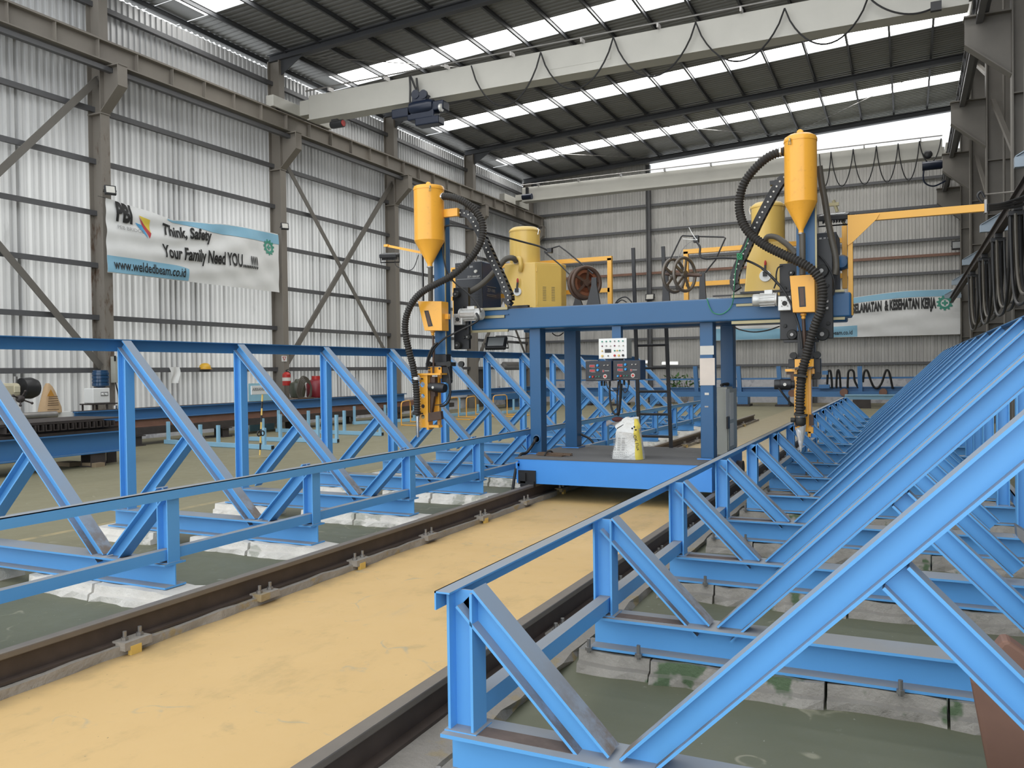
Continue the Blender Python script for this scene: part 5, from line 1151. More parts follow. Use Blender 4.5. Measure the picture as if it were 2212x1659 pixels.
# end trim of the cranes facing the camera
p = pt(qi,730,268,CY1_-.2); t = thing('crane_motor', 'dark drive motor with a red end under the near crane on the banner wall side', 'motor', p)
b = MB(); b.lathe(p-V((.22,0,0)),[(0,0),(.10,0),(.11,.05),(.11,.4),(0,.4)],16,axis=(1,0,0)); b.build('motor_body', M['black'], t)
b = MB(); b.lathe(p+V((.18,0,0)),[(0,0),(.085,0),(.08,.02),(0,.02)],16,axis=(1,0,0)); b.build('end_cap', M['red'], t); b = MB(); b.cbox(p+V((-.15,.1,.1)),.2,.15,.14); b.build('gearbox', M['black'], t)
# hoist
qh = PQ(700,0,2.962); t = thing('crane_hoist', 'dark blue rope hoist hanging under the nearer crane girder', 'hoist', pt(qh,610,790,CY1_+.1), None); Yh = CY1_-.25
for r_, nm in (((560,600,650,680),'trolley'),((530,670,700,760),'drum_casing'),((430,690,560,750),'rope_guide'),((580,745,730,795),'gear_case'),((690,640,760,700),'brake_box')):
    b = MB(); bx(b, qh, *r_, Yh, .35); b.build(nm, M['crane_blue'], t, bevel=.03)
for u in (582,632): b = MB(); b.lathe(pt(qh,u,602,Yh-.02),[(0,0),(.12,0),(.12,.06),(0,.06)],18,axis=(0,1,0)); b.build('trolley_wheel', M['crane_blue'], t)
b = MB(); b.lathe(pt(qh,560,700,Yh+.1),[(0,0),(.17,0),(.19,.1),(.19,.6),(.15,.7),(0,.7)],18,axis=(1,0,0)); b.build('motor_body', M['crane_blue'], t)
b = MB(); b.lathe(pt(qh,742,690,Yh+.0),[(0,0),(.10,0),(.10,.06),(0,.06)],16,axis=(1,0,0)); b.build('motor_cap', M['alu'], t)
for P in ([(548,490),(552,560),(550,660)],[(556,488),(575,540),(602,600)],[(592,500),(598,560),(604,600)]): b = MB(); b.tube(smooth_path(pts(qh,P,CY1_-.16),5),.028,6); b.build('supply_cable', M['cable'], t)

# ------------------------------------------------------------------ banners
def cloth_banner(label, name, origin, ux, uy, nrm, Wd, H, sag, folds, seed):
    """returns thing, wrap(x,y)"""
    O, ux, uy, nrm = V(origin), V(ux), V(uy), V(nrm)
    def top(x): 
        f = x/Wd; return sag[0]*(1-f)+sag[1]*f - sum(a*max(0,1-abs(f-c)/w)**1.5 for c,w,a in sag[2])
    def wrap(x, y, lift=.012):
        f = x/Wd; h = y/H; zz = y+top(x)*h**1.3
        bul = .10*math.sin(PI*f)*math.sin(PI*min(1,h*.9+.1)); r = math.hypot(f*2.2, (1-h)*1.0)
        w_ = .030*math.sin(24*math.hypot(f*.9,1.15-h)+2*f)*math.exp(-1.5*abs(f-.35))*(.35+.65*h)+.012*math.sin(34*(f+.4*h))*folds
        return O+ux*x+uy*zz+nrm*(bul+w_+lift)
    t = thing(name, label, 'banner', O)
    b = MB(); b.grid(lambda u,v: wrap(u*Wd,v*H,0), 110, 36); b.build('cloth', M['banner'], t, recalc=False)
    return t, wrap
def patch(t, name, fn, nu, nv, mat):
    b = MB(); b.grid(fn, nu, nv); return b.build(name, mat, t, recalc=False)
def gear(t, wrap, cx_, cy_, R_):
    N = 22; vs = []
    def ring(r): return [wrap(cx_+r*math.cos(2*PI*k/88)*1.0, cy_+r*math.sin(2*PI*k/88), .016) for k in range(88)]
    b = MB(); o = [wrap(cx_+(R_ if (k//4)%2 == 0 else R_*.80)*math.cos(2*PI*k/88), cy_+(R_ if (k//4)%2 == 0 else R_*.80)*math.sin(2*PI*k/88), .016) for k in range(88)]
    i_ = ring(R_*.50); b.add(o+i_, [(k,(k+1)%88,88+(k+1)%88,88+k) for k in range(88)])
    for (w_,h_) in ((.36,.12),(.12,.36)):
        b.grid(lambda u,v: wrap(cx_+R_*w_*(2*u-1), cy_+R_*h_*(2*v-1), .017), 4, 4)
    b.build('gear_emblem', M['gear_green'], t, recalc=False)
# banner on the wall with the braces: text runs toward +Y
BZ0, BH = 3.86, 1.66; Yb0, Yb1 = 13.08, 18.75; BW = Yb1-Yb0
t, wrp = cloth_banner('white and pale blue banner reading Think, Safety, Your Family Need YOU between two columns', 'safety_banner', (-16.20,Yb0,BZ0), (0,1,0), (0,0,1), (1,0,0), BW, BH, (0,0,((.33,.34,.20),(.55,.2,.05))), 1, 1)
fx = lambda u: (u-75)/(2105-75)*BW
patch(t, 'blue_header', lambda u,v: wrp(BW*(.30+.70*u), BH*(.985-(.02+.145*min(1,u*2.2))*(1-v)), .010), 60, 6, M['banner_blue'])
patch(t, 'blue_footer', lambda u,v: wrp(BW*(.0+.405*u), BH*(.01+(.225-.05*max(0,u-.75)*4*(1 if u > .75 else 0)*max(0,u-.8)*4)*v), .010), 40, 8, M['banner_blue'])
WR = lambda x0, y0: (lambda x, y: wrp(x0+x, y0+y, .030))
bold = .015
text('lettering', 'Think, Safety', .42, M['ink'], t, (0,0,0),(0,1,0),(0,0,1), width=BW*.275, shear=.18, bold=bold, wrap=WR(BW*.262, BH*.70))
text('lettering', 'Your Family Need YOU.....!!!!', .46, M['ink'], t, (0,0,0),(0,1,0),(0,0,1), width=BW*.575, bold=bold, wrap=WR(BW*.262, BH*.34))
text('lettering', 'www.weldedbeam.co.id', .33, M['ink'], t, (0,0,0),(0,1,0),(0,0,1), width=BW*.355, bold=.004, wrap=WR(BW*.028, BH*.06))
text('lettering', 'PBI', .58, M['ink'], t, (0,0,0),(0,1,0),(0,0,1), width=BW*.078, shear=-.1, bold=.028, wrap=WR(BW*.042, BH*.735))
text('lettering', 'PEB BRIDGE', .12, M['ink_grey'], t, (0,0,0),(0,1,0),(0,0,1), width=BW*.115, wrap=WR(BW*.048, BH*.62))
for nm, mt, tri in (('logo_triangle',plain('logo_yellow',(.75,.58,.08),.6),((.150,.88),(.205,.86),(.205,.66))),('logo_triangle',plain('logo_red',(.50,.05,.06),.6),((.150,.86),(.207,.66),(.195,.57))),('logo_triangle',plain('logo_blue',(.08,.33,.60),.6),((.132,.76),(.165,.75),(.188,.56)))):
    A_, B_, C_ = [(BW*a, BH*c) for a, c in tri]
    patch(t, nm, lambda u,v: wrp(A_[0]+(B_[0]-A_[0])*u+(C_[0]-B_[0])*u*v, A_[1]+(B_[1]-A_[1])*u+(C_[1]-B_[1])*u*v, .013), 8, 8, mt)
gear(t, wrp, BW*.925, BH*.74, .225)
for yy, zz, s_ in ((Yb0,BZ0+BH,-1),(Yb1,BZ0+BH,1),(Yb1,BZ0,1)):
    b = MB(); b.tube([V((-16.2,yy,zz)),V((-16.28,yy+s_*.14,zz+.03))],.006,5); b.build('tie_cord', M['cable'], t)
# banner on the end wall
xR, xL = atY(2074,660,BY-.35).x, -8.3; zt4, zb4 = atY(2072,624,BY-.35).z, atY(2076,722,BY-.35).z
zbl = atY(1800,730,BY-.35).z; BW2 = xR-xL; BH2 = zt4-zb4
t, wrp2 = cloth_banner('white and pale blue cloth banner about KESELAMATAN and KESEHATAN KERJA sagging on the end wall', 'safety_banner', (xL,BY-.40,zb4), (1,0,0), (0,0,1), (0,-1,0), BW2, BH2, (.15,0,((.42,.42,.55),)), 1, 2)
px2x = lambda px, py: atY(px,py,BY-.4).x-xL
patch(t, 'blue_header', lambda u,v: wrp2(BW2*u*.97, BH2*(.99-.14*(1-v)), .012), 60, 6, M['banner_blue'])
xf_ = px2x(1852,715); patch(t, 'blue_footer', lambda u,v: wrp2(xf_*u, BH2*(.01+.27*v), .012), 40, 6, M['banner_blue'])
xa_, xb_ = px2x(1829,680), px2x(2022,665)
text('lettering', 'KESELAMATAN  & KESEHATAN KERJA', .56, M['ink'], t, (0,0,0),(1,0,0),(0,0,1), width=(xb_-xa_), bold=.03, wrap=lambda x,y: wrp2(xa_+x, BH2*.60+y, .035))
xc_ = px2x(1842,718); 
text('lettering', 'www.weldedbeam.co.id', .26, M['ink'], t, (0,0,0),(1,0,0),(0,0,1), width=1.8, bold=.004, wrap=lambda x,y: wrp2(xc_-1.8+x, BH2*.07+y, .022))
gear(t, wrp2, px2x(2041,658), BH2*.70, .30)

# ------------------------------------------------------------------ along the banner wall
floodlight('floodlight', 'small black floodlight at the upper corner of the long banner by the rusty column', atX(238,411,-16.12), .24,.22,.07, -.35, 1.1, glass='offwhite')
floodlight('floodlight', 'small black floodlight on the second column at the far end of the long banner', atX(615,489,-16.12), .22,.20,.07, -.35, 1.0, glass='offwhite')
qA, qB, qC, c4 = PQ(0,780,7.213), PQ(520,760,4.608), PQ(950,800,4.706), PQ(0,500,2.962)
def px_(q, u, v, X): return atX(*q(u,v),X)
def ybeam(name, label, X, q, p0, p1, b0, y0, y1, mats, wide=.2, tf=.02, group=None, up_mat=None):
    """I-beam along Y whose web face stands at X; p0/p1 top edge pixels, b0 bottom edge pixel"""
    zt, zb = (px_(q,*p0,X).z+px_(q,*p1,X).z)/2, px_(q,*b0,X).z
    t = thing(name, label, 'steel beam', (X,(y0+y1)/2,zb), group)
    b = MB(); b.ibeam((X-wide/2+.006,y0,(zt+zb)/2),(X-wide/2+.006,y1,(zt+zb)/2),zt-zb,wide,.012,tf); b.build('beam_web', mats[0], t)
    if len(mats) > 1: b = MB(); b.box(X-wide+.004,X+.008,y0,y1,zt+.0005,zt+.008); b.build('rusty_face', mats[1], t)
    return t, zt, zb
BXA = -12.45
yAe = px_(qA,1990,1100,BXA).y
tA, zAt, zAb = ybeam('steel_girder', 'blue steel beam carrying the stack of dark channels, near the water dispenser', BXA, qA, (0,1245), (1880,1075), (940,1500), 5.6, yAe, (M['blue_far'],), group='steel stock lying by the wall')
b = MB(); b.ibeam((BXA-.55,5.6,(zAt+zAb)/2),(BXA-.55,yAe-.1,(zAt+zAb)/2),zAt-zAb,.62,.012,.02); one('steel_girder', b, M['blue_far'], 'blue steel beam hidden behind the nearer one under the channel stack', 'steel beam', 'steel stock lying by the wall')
# support blocks
for (r_, X, lab) in (((1422,1460,1650,1612),-12.47,'dark square steel block propping the end of the beam below the channel stack'),((1670,1405,1815,1600),-12.80,'narrow dark steel stub standing behind the propping block below the channel stack')):
    a, c = px_(qA,r_[0],r_[3],X), px_(qA,r_[2],r_[1],X); b = MB(); h_ = zAb-.002
    b.box(X-.3,X,a.y,c.y,0,.02); b.box(X-.3,X,a.y,c.y,h_-.02,h_); b.box(X-.02,X,a.y,c.y,.02,h_-.02); b.box(X-.28,X-.26,a.y+.02,c.y-.02,.02,h_-.02); one('support_block', b, M['dark_steel'], lab, 'support block')
# stack of dark channels on top
YA0 = px_(qA,300,1000,BXA).y; 
for i in range(4):
    b = MB(); x_ = BXA-.02-.16*i; b.box(x_-.10,x_,5.7,yAe-.1-.06*i,zAt+.002,zAt+.05); b.box(x_-.10,x_-.09,5.7,yAe-.1-.06*i,zAt+.05,zAt+.085)
    one('steel_bar', b, M['dark_steel'], 'long dark steel bar lying flat under the stacked channels, %s from the beam edge' % WORDS[i], 'steel bar', 'steel bars under the channel stack')
n_ch = 15; yc0, yc1 = px_(qA,60,1000,BXA).y, px_(qA,1690,960,BXA).y
for i in range(n_ch):
    yy = yc0+(yc1-yc0)*i/(n_ch-1); b = MB(); z_ = zAt+.09; w_ = (yc1-yc0)/(n_ch-1)*.72
    b.box(BXA-1.25,BXA+.05,yy,yy+w_,z_,z_+.012); b.box(BXA-1.25,BXA+.05,yy,yy+.012,z_+.012,z_+.10); b.box(BXA-1.25,BXA+.05,yy+w_-.012,yy+w_,z_+.012,z_+.10)
    one('steel_channel', b, M['dark_steel'], 'dark steel channel lying crosswise in the stack, %s from its near end' % WORDS[i], 'steel channel', 'dark channels stacked crosswise')
b = MB(); b.box(BXA-1.3,BXA+.02,yc0-.5,yc1-.1,zAt+.195,zAt+.215); b.box(BXA-1.2,BXA+.0,yc0-.5,yc1+.35,zAt+.218,zAt+.235); one('steel_sheet', b, M['dark_steel'], 'dark steel sheets lying flat on top of the stacked channels', 'steel sheet')
# planks on the floor there
for (u0,u1,v,lab) in ((930,1310,1640,'pale wooden plank on the floor under the blue stock beam'),(1340,1530,1650,'short wooden offcut on the floor beside the propping block')):
    a, c = atZ(*qA(u0,v),.0), atZ(*qA(u1,v),.0); b = MB(); b.box(min(a.x,c.x)-.1,min(a.x,c.x)+.25,min(a.y,c.y),max(a.y,c.y)+.1,0.001,.07); one('wood_plank', b, plain('pale_wood'+str(u0),(.25,.19,.12),.8), lab, 'wood plank')
# the long stock beam by the wall and what lies under it
BXB = -15.35
yB0, yB1 = px_(qA,1212,820,BXB).y, px_(qB,1652,450,BXB).y
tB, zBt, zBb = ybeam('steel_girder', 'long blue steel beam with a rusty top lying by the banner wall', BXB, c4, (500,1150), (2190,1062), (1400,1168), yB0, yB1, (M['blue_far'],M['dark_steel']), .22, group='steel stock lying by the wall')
b = MB(); b.box(BXB-.5,BXB-.05,yB0+1.0,yB1+1.4,zBb-.17,zBb-.003); b.box(BXB-.5,BXB+.02,yB0+1.0,yB1+1.4,zBb-.17,zBb-.155); one('steel_girder', b, M['rust'], 'rust brown beam lying directly under the long blue wall beam', 'steel beam', 'steel stock lying by the wall')
b = MB(); b.box(BXB-.45,BXB+.15,yB0+.5,yB1+3,zBb-.33,zBb-.175); one('steel_girder', b, M['dark_steel'], 'dark grey beam beneath the rust brown one by the banner wall', 'steel beam', 'steel stock lying by the wall')
yy = yB0+1.2; k = 0
while yy < yB1+2.5:
    b = MB(); h_ = zBb-.335; b.box(BXB-.4,BXB+.2,yy,yy+.30,0,.02); b.box(BXB-.4,BXB+.2,yy,yy+.30,h_-.02,h_); b.box(BXB-.1,BXB-.08,yy,yy+.3,.02,h_-.02); b.box(BXB+.12,BXB+.14,yy+.05,yy+.25,.02,h_-.02)
    one('support_block', b, M['dark_steel'], 'dark steel trestle block under the long wall beam, %s counting away from the camera' % WORDS[k], 'support block', 'trestle blocks under the wall beam'); yy += 2.6; k += 1
tC, zCt, zCb = ybeam('steel_girder', 'blue steel beam lying by the wall beyond the torch and before the dark door', BXB, qC, (120,200), (900,168), (500,235), px_(qC,60,230,BXB).y, px_(qC,1060,200,BXB).y, (M['blue_far'],), group='steel stock lying by the wall')
b = MB(); yv = px_(qC,560,270,BXB).y; b.box(BXB-.3,BXB+.35,yv,yv+2.2,zCb-.28,zCb-.03); b.box(BXB-.2,BXB+.2,yv+1.4,yv+1.9,0,zCb-.28); one('machine_bed', b, M['blue_far'], 'blue machine bed with a pale front under the farther wall beam', 'machine bed')
# white beam and pipe near the kraft sack
XW = -15.5; a, c = px_(qA,560,850,XW), px_(qA,1210,830,XW); zt_w = px_(qA,1160,785,XW).z; zb_w = px_(qA,1160,882,XW).z
b = MB(); b.box(XW-.3,XW,6.0,c.y,zb_w,zt_w); one('white_girder', b, M['white'], 'white painted beam ending just before the long blue wall beam', 'steel beam')
a = px_(qA,870,835,XW+.2); b = MB(); b.box(XW-.28,XW-.02,c.y-.6,c.y-.2,0,zb_w-.001); b.box(XW-.02,XW+.3,a.y-.6,a.y-.2,0,a.z-.077); one('support_block', b, M['dark_steel'], 'dark packing under the white painted beam and the grey pipe', 'support block')
b = MB(); b.cyl((XW+.2,6.2,a.z),(XW+.2,a.y,a.z),.075,14); one('steel_pipe', b, M['steel'], 'grey steel pipe lying in front of the white painted beam', 'pipe')
# kraft sack
XS = -15.4; P = [px_(qA,u,v,XS) for u,v in ((705,812),(1010,790),(1005,720),(930,540),(870,400),(820,345),(785,400),(750,560),(718,720))]
t = thing('kraft_sack', 'tall brown kraft paper sack with a folded peak standing on the white beam', 'sack', px_(qA,860,800,XS))
rowsk = [(805,705,1012),(720,712,1010),(600,738,965),(480,765,925),(400,782,885),(345,812,832)]; vs = []; n_ = 16
for i,(v,u0,u1) in enumerate(rowsk):
    a, c = px_(qA,u0,v,XS), px_(qA,u1,v,XS); z_ = zt_w+.002 if i == 0 else (a.z+c.z)/2
    for k in range(n_): th = 2*PI*k/n_; vs.append(V((XS-.16+.16*(1-.14*i)*math.copysign(abs(math.cos(th))**.6,math.cos(th)), (a.y+c.y)/2+(c.y-a.y)/2*math.copysign(abs(math.sin(th))**.7,math.sin(th)), z_)))
b = MB(); b.add(vs, [(i*n_+k,i*n_+(k+1)%n_,(i+1)*n_+(k+1)%n_,(i+1)*n_+k) for i in range(5) for k in range(n_)]+[tuple(range(n_)),tuple(5*n_+k for k in range(n_))], True); b.build('sack_body', M['kraft'], t)
for i, v in enumerate((560,590,625,660,690,760)):
    a, c = px_(qA,760+i*-4,v,XS+.03), px_(qA,900+i*4,v-8,XS+.03); b = MB(); b.bar(a, c, .004,.012); b.build('printed_line', M['brown_steel'], t)
a = px_(qA,790,500,XS+.01); b = MB(); b.prism([a+V((0,-.08,-.06)),a+V((0,.08,-.06)),a+V((0,.0,.08))],(.004,0,0)); b.build('printed_emblem', plain('sack_orange',(.55,.26,.04),.7), t)
# drill head machine
XD = -14.6; t = thing('drill_machine', 'cream bench drill head with a black motor and three lever handles', 'drill', px_(qA,250,900,XD))
def bxx(mb, q, u0, v0, u1, v1, X, dep):     # front face at plane X, extends to -X
    a, c = px_(q,u0,(v0+v1)/2,X), px_(q,u1,(v0+v1)/2,X); zt, zb = px_(q,(u0+u1)/2,v0,X).z, px_(q,(u0+u1)/2,v1,X).z
    return mb.box(X-dep, X, a.y, c.y, zb, zt)
b = MB(); bxx(b, qA, 20,345,332,560, XD, .4); b.build('head_casting', plain('cream_machine_paint',(.52,.47,.33),.45), t, bevel=.05)
b = MB(); bxx(b, qA, 225,385,320,490, XD+.02, .03); b.build('cover_plate', plain('cream_cover',(.58,.53,.38),.45), t, bevel=.01)
a, c = px_(qA,330,425,XD-.15), px_(qA,570,430,XD-.15); b = MB(); L = (c-a).length; b.lathe(a,[(0,0),(.19,0),(.20,L*.6),(.16,L*.95),(.14,L),(0,L)],20,axis=(0,1,0)); b.build('motor', M['black'], t)
b = MB(); b.tube(smooth_path([px_(qA,u,v,XD-.1) for u,v in ((555,385),(600,385),(612,420),(600,455),(560,455))],5),.02,8); b.build('lifting_handle', M['black'], t)
h0 = px_(qA,315,590,XD+.05); b = MB(); b.sphere(h0,.07,.08,.07); b.build('lever_hub', M['dark_steel'], t)
for u,v in ((500,655),(395,470),(318,690),(205,540)): e_ = px_(qA,u,v,XD+.12); b = MB(); b.tube([h0,e_],.014,8); b.sphere(e_,.025,.025,.025,8,5); b.build('lever_handle', M['dark_steel'], t)
b = MB(); b.cyl(px_(qA,240,240,XD-.2),px_(qA,240,340,XD-.2),.035,12); b.build('spindle_top', M['steel'], t)
a = px_(qA,60,600,XD-.25); b = MB(); b.cyl((XD-.25,a.y,0),(XD-.25,a.y,a.z),.10,16); b.box(XD-.55,XD+.05,a.y-.3,a.y+.3,0,.06); b.build('pillar', M['dark_steel'], t)
# water dispenser
XV = -15.75; t = thing('water_dispenser', 'white table-top water dispenser with a blue bottle upside down on it, at the rusty column', 'water dispenser', px_(qA,1580,660,XV))
b = MB(); bxx(b, qA, 1450,418,1716,655, XV, .30); b.build('dispenser_body', M['white'], t, bevel=.02)
b = MB(); bxx(b, qA, 1570,478,1690,545, XV+.004, .02); b.build('tap_recess', M['ink_grey'], t, bevel=.004)
for u in (1605,1660): b = MB(); p = px_(qA,u,515,XV+.03); b.lathe(p-V((.03,0,0)),[(0,0),(.022,0),(.022,.04),(0,.04)],10,axis=(1,0,0)); b.build('tap', M['white'], t)
a, c = px_(qA,1462,275,XV-.14), px_(qA,1680,275,XV-.14); r = (c.y-a.y)/2; zt_, zb_ = px_(qA,1570,140,XV-.14).z, px_(qA,1570,415,XV-.14).z; H_ = zt_-zb_
bt = NT('blue_bottle_plastic'); bt.col((.02,.06,.13)).rough(.12); M['bottle'] = bt.m
prof = [(.02,0),(r*.5,H_*.02),(r*.95,H_*.10)]
for i in range(4): prof += [(r,H_*(.12+.2*i)),(r,H_*(.26+.2*i)),(r*.92,H_*(.28+.2*i)),(r*.92,H_*(.30+.2*i))]
prof += [(r*.9,H_*.98),(r*.7,H_)]
b = MB(); b.lathe((XV-.15,(a.y+c.y)/2,zb_), prof, 24); b.build('water_bottle', M['bottle'], t)
zs = px_(qA,1600,656,XV).z; y0_, y1_ = px_(qA,1418,656,XV).y, px_(qA,1820,656,XV).y
t = thing('small_table', 'thin dark metal stand under the white water dispenser', 'table', (XV-.2,(y0_+y1_)/2,0)); b = MB(); b.box(XV-.36,XV+.03,y0_,y1_,zs-.03,zs-.003); b.build('table_top', M['dark_steel'], t)
for yy in (y0_+.05,y1_-.25):
    for xx in (XV-.33,XV): b = MB(); b.box(xx-.015,xx+.015,yy-.015,yy+.015,0,zs-.03); b.build('leg', M['dark_steel'], t)
b = MB(); b.cyl(px_(qA,1795,690,XV),px_(qA,1795,760,XV),.045,12); one('steel_cup', b, M['chrome'], 'small shiny cup on the wall beam beside the dispenser stand', 'cup') 
# things on the columns
def onwall(name, mat, label, cat, q, r_, X, dep, bevel=0):
    b = MB(); bxx(b, q, *r_, X, dep); return one(name, b, mat if not isinstance(mat,str) else M[mat], label, cat, bevel=bevel)
t = thing('exit_sign', 'small green and white emergency sign on the rusty column above the blue rail', 'sign', px_(c4,712,755,-16.26)); b = MB(); bxx(b, c4, 684,722,740,753, -16.27, .01); b.build('board', M['white'], t); b = MB(); bxx(b, c4, 688,728,736,748, -16.262, .006); b.build('green_field', M['gear_green'], t)
b = MB(); bxx(b, c4, 690,733,708,744, -16.255,.004); bxx(b, c4, 716,736,732,742, -16.255,.004); b.build('white_symbol', M['white'], t)
t = thing('switch_box', 'slim grey electrical box on the rusty column behind the first tall blue post', 'switch box', px_(c4,752,970,-16.2)); b = MB(); bxx(b, c4, 735,800,770,968, -16.14, .14); b.build('case', M['cabinet'], t, bevel=.008); b = MB(); bxx(b, c4, 733,795,742,830, -16.13, .02); b.build('latch', M['black'], t)
b = MB(); b.tube(smooth_path([px_(qA,u,v,-16.15) for u,v in ((1800,330),(1815,400),(1840,500),(1855,620),(1848,740))],6),.014,8); one('wall_cable', b, M['cable'], 'black cable bowing down from the slim electrical box to the wall beam', 'cable')
t = thing('warning_sign', 'small white sign with a red triangle on the second column above the extinguisher', 'sign', px_(qB,434,95,-16.26)); b = MB(); bxx(b, qB, 410,40,460,96, -16.27,.01); b.build('board', M['white'], t)
b = MB(); b.prism([px_(qB,u,v,-16.262) for u,v in ((416,48),(452,48),(434,88))],(.004,0,0)); b.build('red_triangle', M['red'], t); b = MB(); b.prism([px_(qB,u,v,-16.256) for u,v in ((424,54),(444,54),(434,76))],(.003,0,0)); b.build('white_triangle', M['white'], t)
a = px_(qB,457,335,-16.1); zt_ = px_(qB,457,182,-16.1).z; t = thing('fire_extinguisher', 'red fire extinguisher hanging on the second column', 'extinguisher', a); H_ = zt_-a.z; r = (px_(qB,486,260,-16.1).y-px_(qB,430,260,-16.1).y)/2
b = MB(); b.lathe((a.x,a.y,a.z),[(0,0),(r*.95,0),(r,.02),(r,H_*.72),(r*.6,H_*.84),(r*.3,H_*.88)],18); b.build('cylinder_body', M['red'], t)
b = MB(); b.cyl(a+V((0,0,H_*.86)),a+V((0,0,H_*1.0)),.025,10); b.build('valve', M['black'], t); b = MB(); b.bar(a+V((0,-.03,H_*.98)),a+V((0,.10,H_*1.06)),.02,.015); b.build('lever', M['black'], t)
b = MB(); b.tube(smooth_path([a+V((.0,.03,H_*.9)),a+V((.04,.11,H_*.8)),a+V((.04,.11,H_*.4))],5),.012,8); b.build('discharge_hose', M['black_rubber'], t); b = MB(); b.lathe((a.x,a.y,a.z+H_*.30),[(r*1.01,0),(r*1.01,H_*.22)],18); b.build('label_band', M['offwhite'], t)
# helmet, cloth on the girt
a = px_(c4,1312,880,-16.6); t = thing('safety_helmet', 'yellow safety helmet resting on the wall rail', 'helmet', a); b = MB(); b.lathe((a.x,a.y,a.z),[(.15,0),(.15,.03),(.135,.09),(.09,.14),(.03,.155),(0,.157)],20); b.build('shell', plain('helmet_yellow',(.70,.40,.03),.35), t); b = MB(); b.lathe((a.x,a.y,a.z),[(.15,-.012),(.185,-.008),(.185,.0),(.15,.008)],20); b.build('brim', plain('helmet_brim',(.55,.30,.03),.4), t)
a = px_(c4,1112,868,-16.58); b = MB(); b.grid(lambda u,v: a+V((.03*math.sin(6*u+2*v)+.02,(u-.5)*.34*(1-.3*v)+.03*math.sin(5*v),-.40*v)),10,8); one('hanging_rag', b, M['paper'], 'white rag draped over the wall rail', 'rag')
# hose coil, gas cylinder
XG = -15.55; a = px_(qB,635,455,XG); t = thing('hose_reel_tank', 'dark green tank with brown hose coiled over it on the wall beam', 'tank', a); R_ = (px_(qB,720,400,XG).y-px_(qB,545,400,XG).y)/2; zc = px_(qB,0,365,XG).z if False else atX(*qB(640,370),XG).z
b = MB(); b.lathe((XG-.25,a.y,zc-.02),[(0,-R_*.6),(R_*.5,-R_*.55),(R_*.62,0),(R_*.55,R_*.5),(.08,R_*.62),(.05,R_*.8)],20); b.build('tank_body', plain('dark_green_tank',(.06,.065,.045),.3), t)
for i in range(5):
    b = MB(); b.tube([V((XG+.02*math.sin(k)+.05,a.y-.08+.03*i+R_*(.95-.07*i)*math.cos(2*PI*k/20)*.8,zc-.02*i+R_*(.95-.05*i)*math.sin(2*PI*k/20))) for k in range(20)],.020,7,closed=True); b.build('hose_loop', M['hose_brown'], t)
b = MB(); b.box(XG-.5,XG+.1,a.y-.3,a.y+.3,zBt+.01,a.z); b.build('foot_board', M['wood'], t)
XG = -15.6; a, c = px_(qB,715,350,XG), px_(qB,840,350,XG); r = (c.y-a.y)/2; z0_, z1_ = px_(qB,770,455,XG).z, px_(qB,770,240,XG).z; H_ = z1_-z0_; t = thing('gas_cylinder', 'fat dark red gas cylinder with a collar on the wall beam', 'gas cylinder', (XG-.1,(a.y+c.y)/2,z0_))
b = MB(); b.lathe((XG-.1,(a.y+c.y)/2,z0_),[(r*.9,0),(r,.04),(r,H_*.62),(r*.8,H_*.78),(r*.35,H_*.86),(.05,H_*.88)],24); b.build('cylinder_body', plain('maroon_gas',(.22,.02,.03),.35), t)
b = MB(); b.lathe((XG-.1,(a.y+c.y)/2,z0_),[(r*.45,H_*.84),(r*.45,H_*1.0),(r*.40,H_*1.0),(r*.40,H_*.84)],20); b.build('collar', M['red'], t); b = MB(); b.cyl((XG-.1,(a.y+c.y)/2,z0_+H_*.86),(XG-.1,(a.y+c.y)/2,z0_+H_*.98),.03,8); b.build('valve', M['steel'], t)
# pale blue sheet and the sign stand
b = MB(); bxx(b, qB, 85,312,330,500, -15.95, .03); [setattr(v_, 'z', 0.0) for v_ in b.v[:4]]; one('pale_blue_board', b, plain('pale_blue_sheet',(.30,.55,.66),.5), 'pale blue board standing behind the long wall beam and the ARRANG sign', 'board')
XP = -10.9; t = thing('sign_stand', 'white sign reading ARRANG on a black and yellow striped pole', 'sign', px_(qB,190,1045,XP)); 
b = MB(); bxx(b, qB, 105,335,275,425, XP+.02, .012); b.build('sign_board', plain('pale_sign_face',(.62,.72,.84),.5), t)
b = MB(); bxx(b, qB, 108,338,272,422, XP+.026, .006); b.build('sign_sheet', M['paper'], t)
pp = px_(qB,118,388,XP+.03); text('lettering', 'ARRANG', .075, M['ink_grey'], t, pp, (0,1,0), (0,0,1), width=px_(qB,238,388,XP+.03).y-pp.y, bold=.003)
top_, bot_ = px_(qB,216,425,XP), px_(qB,190,1045,XP)
for i in range(9): b = MB(); b.cyl(top_+(bot_-top_)*(i/9), top_+(bot_-top_)*((i+1)/9), .016, 8); b.build('pole_band', M['black'] if i % 2 else M['yellow_soft'], t)
b = MB(); b.lathe((bot_.x,bot_.y,0),[(0,0),(.26,0),(.26,.012),(.03,.03),(0,.03)],22); b.build('base_disc', M['tan_steel'], t)
m_ = px_(qB,200,812,XP+.02)
for s_ in (-.05,.05): b = MB(); b.tube([m_+V((0,s_+.04*math.cos(k*PI/7),.045*math.sin(k*PI/7))) for k in range(14)],.012,6,closed=True); b.build('chain_ring', M['black'], t)
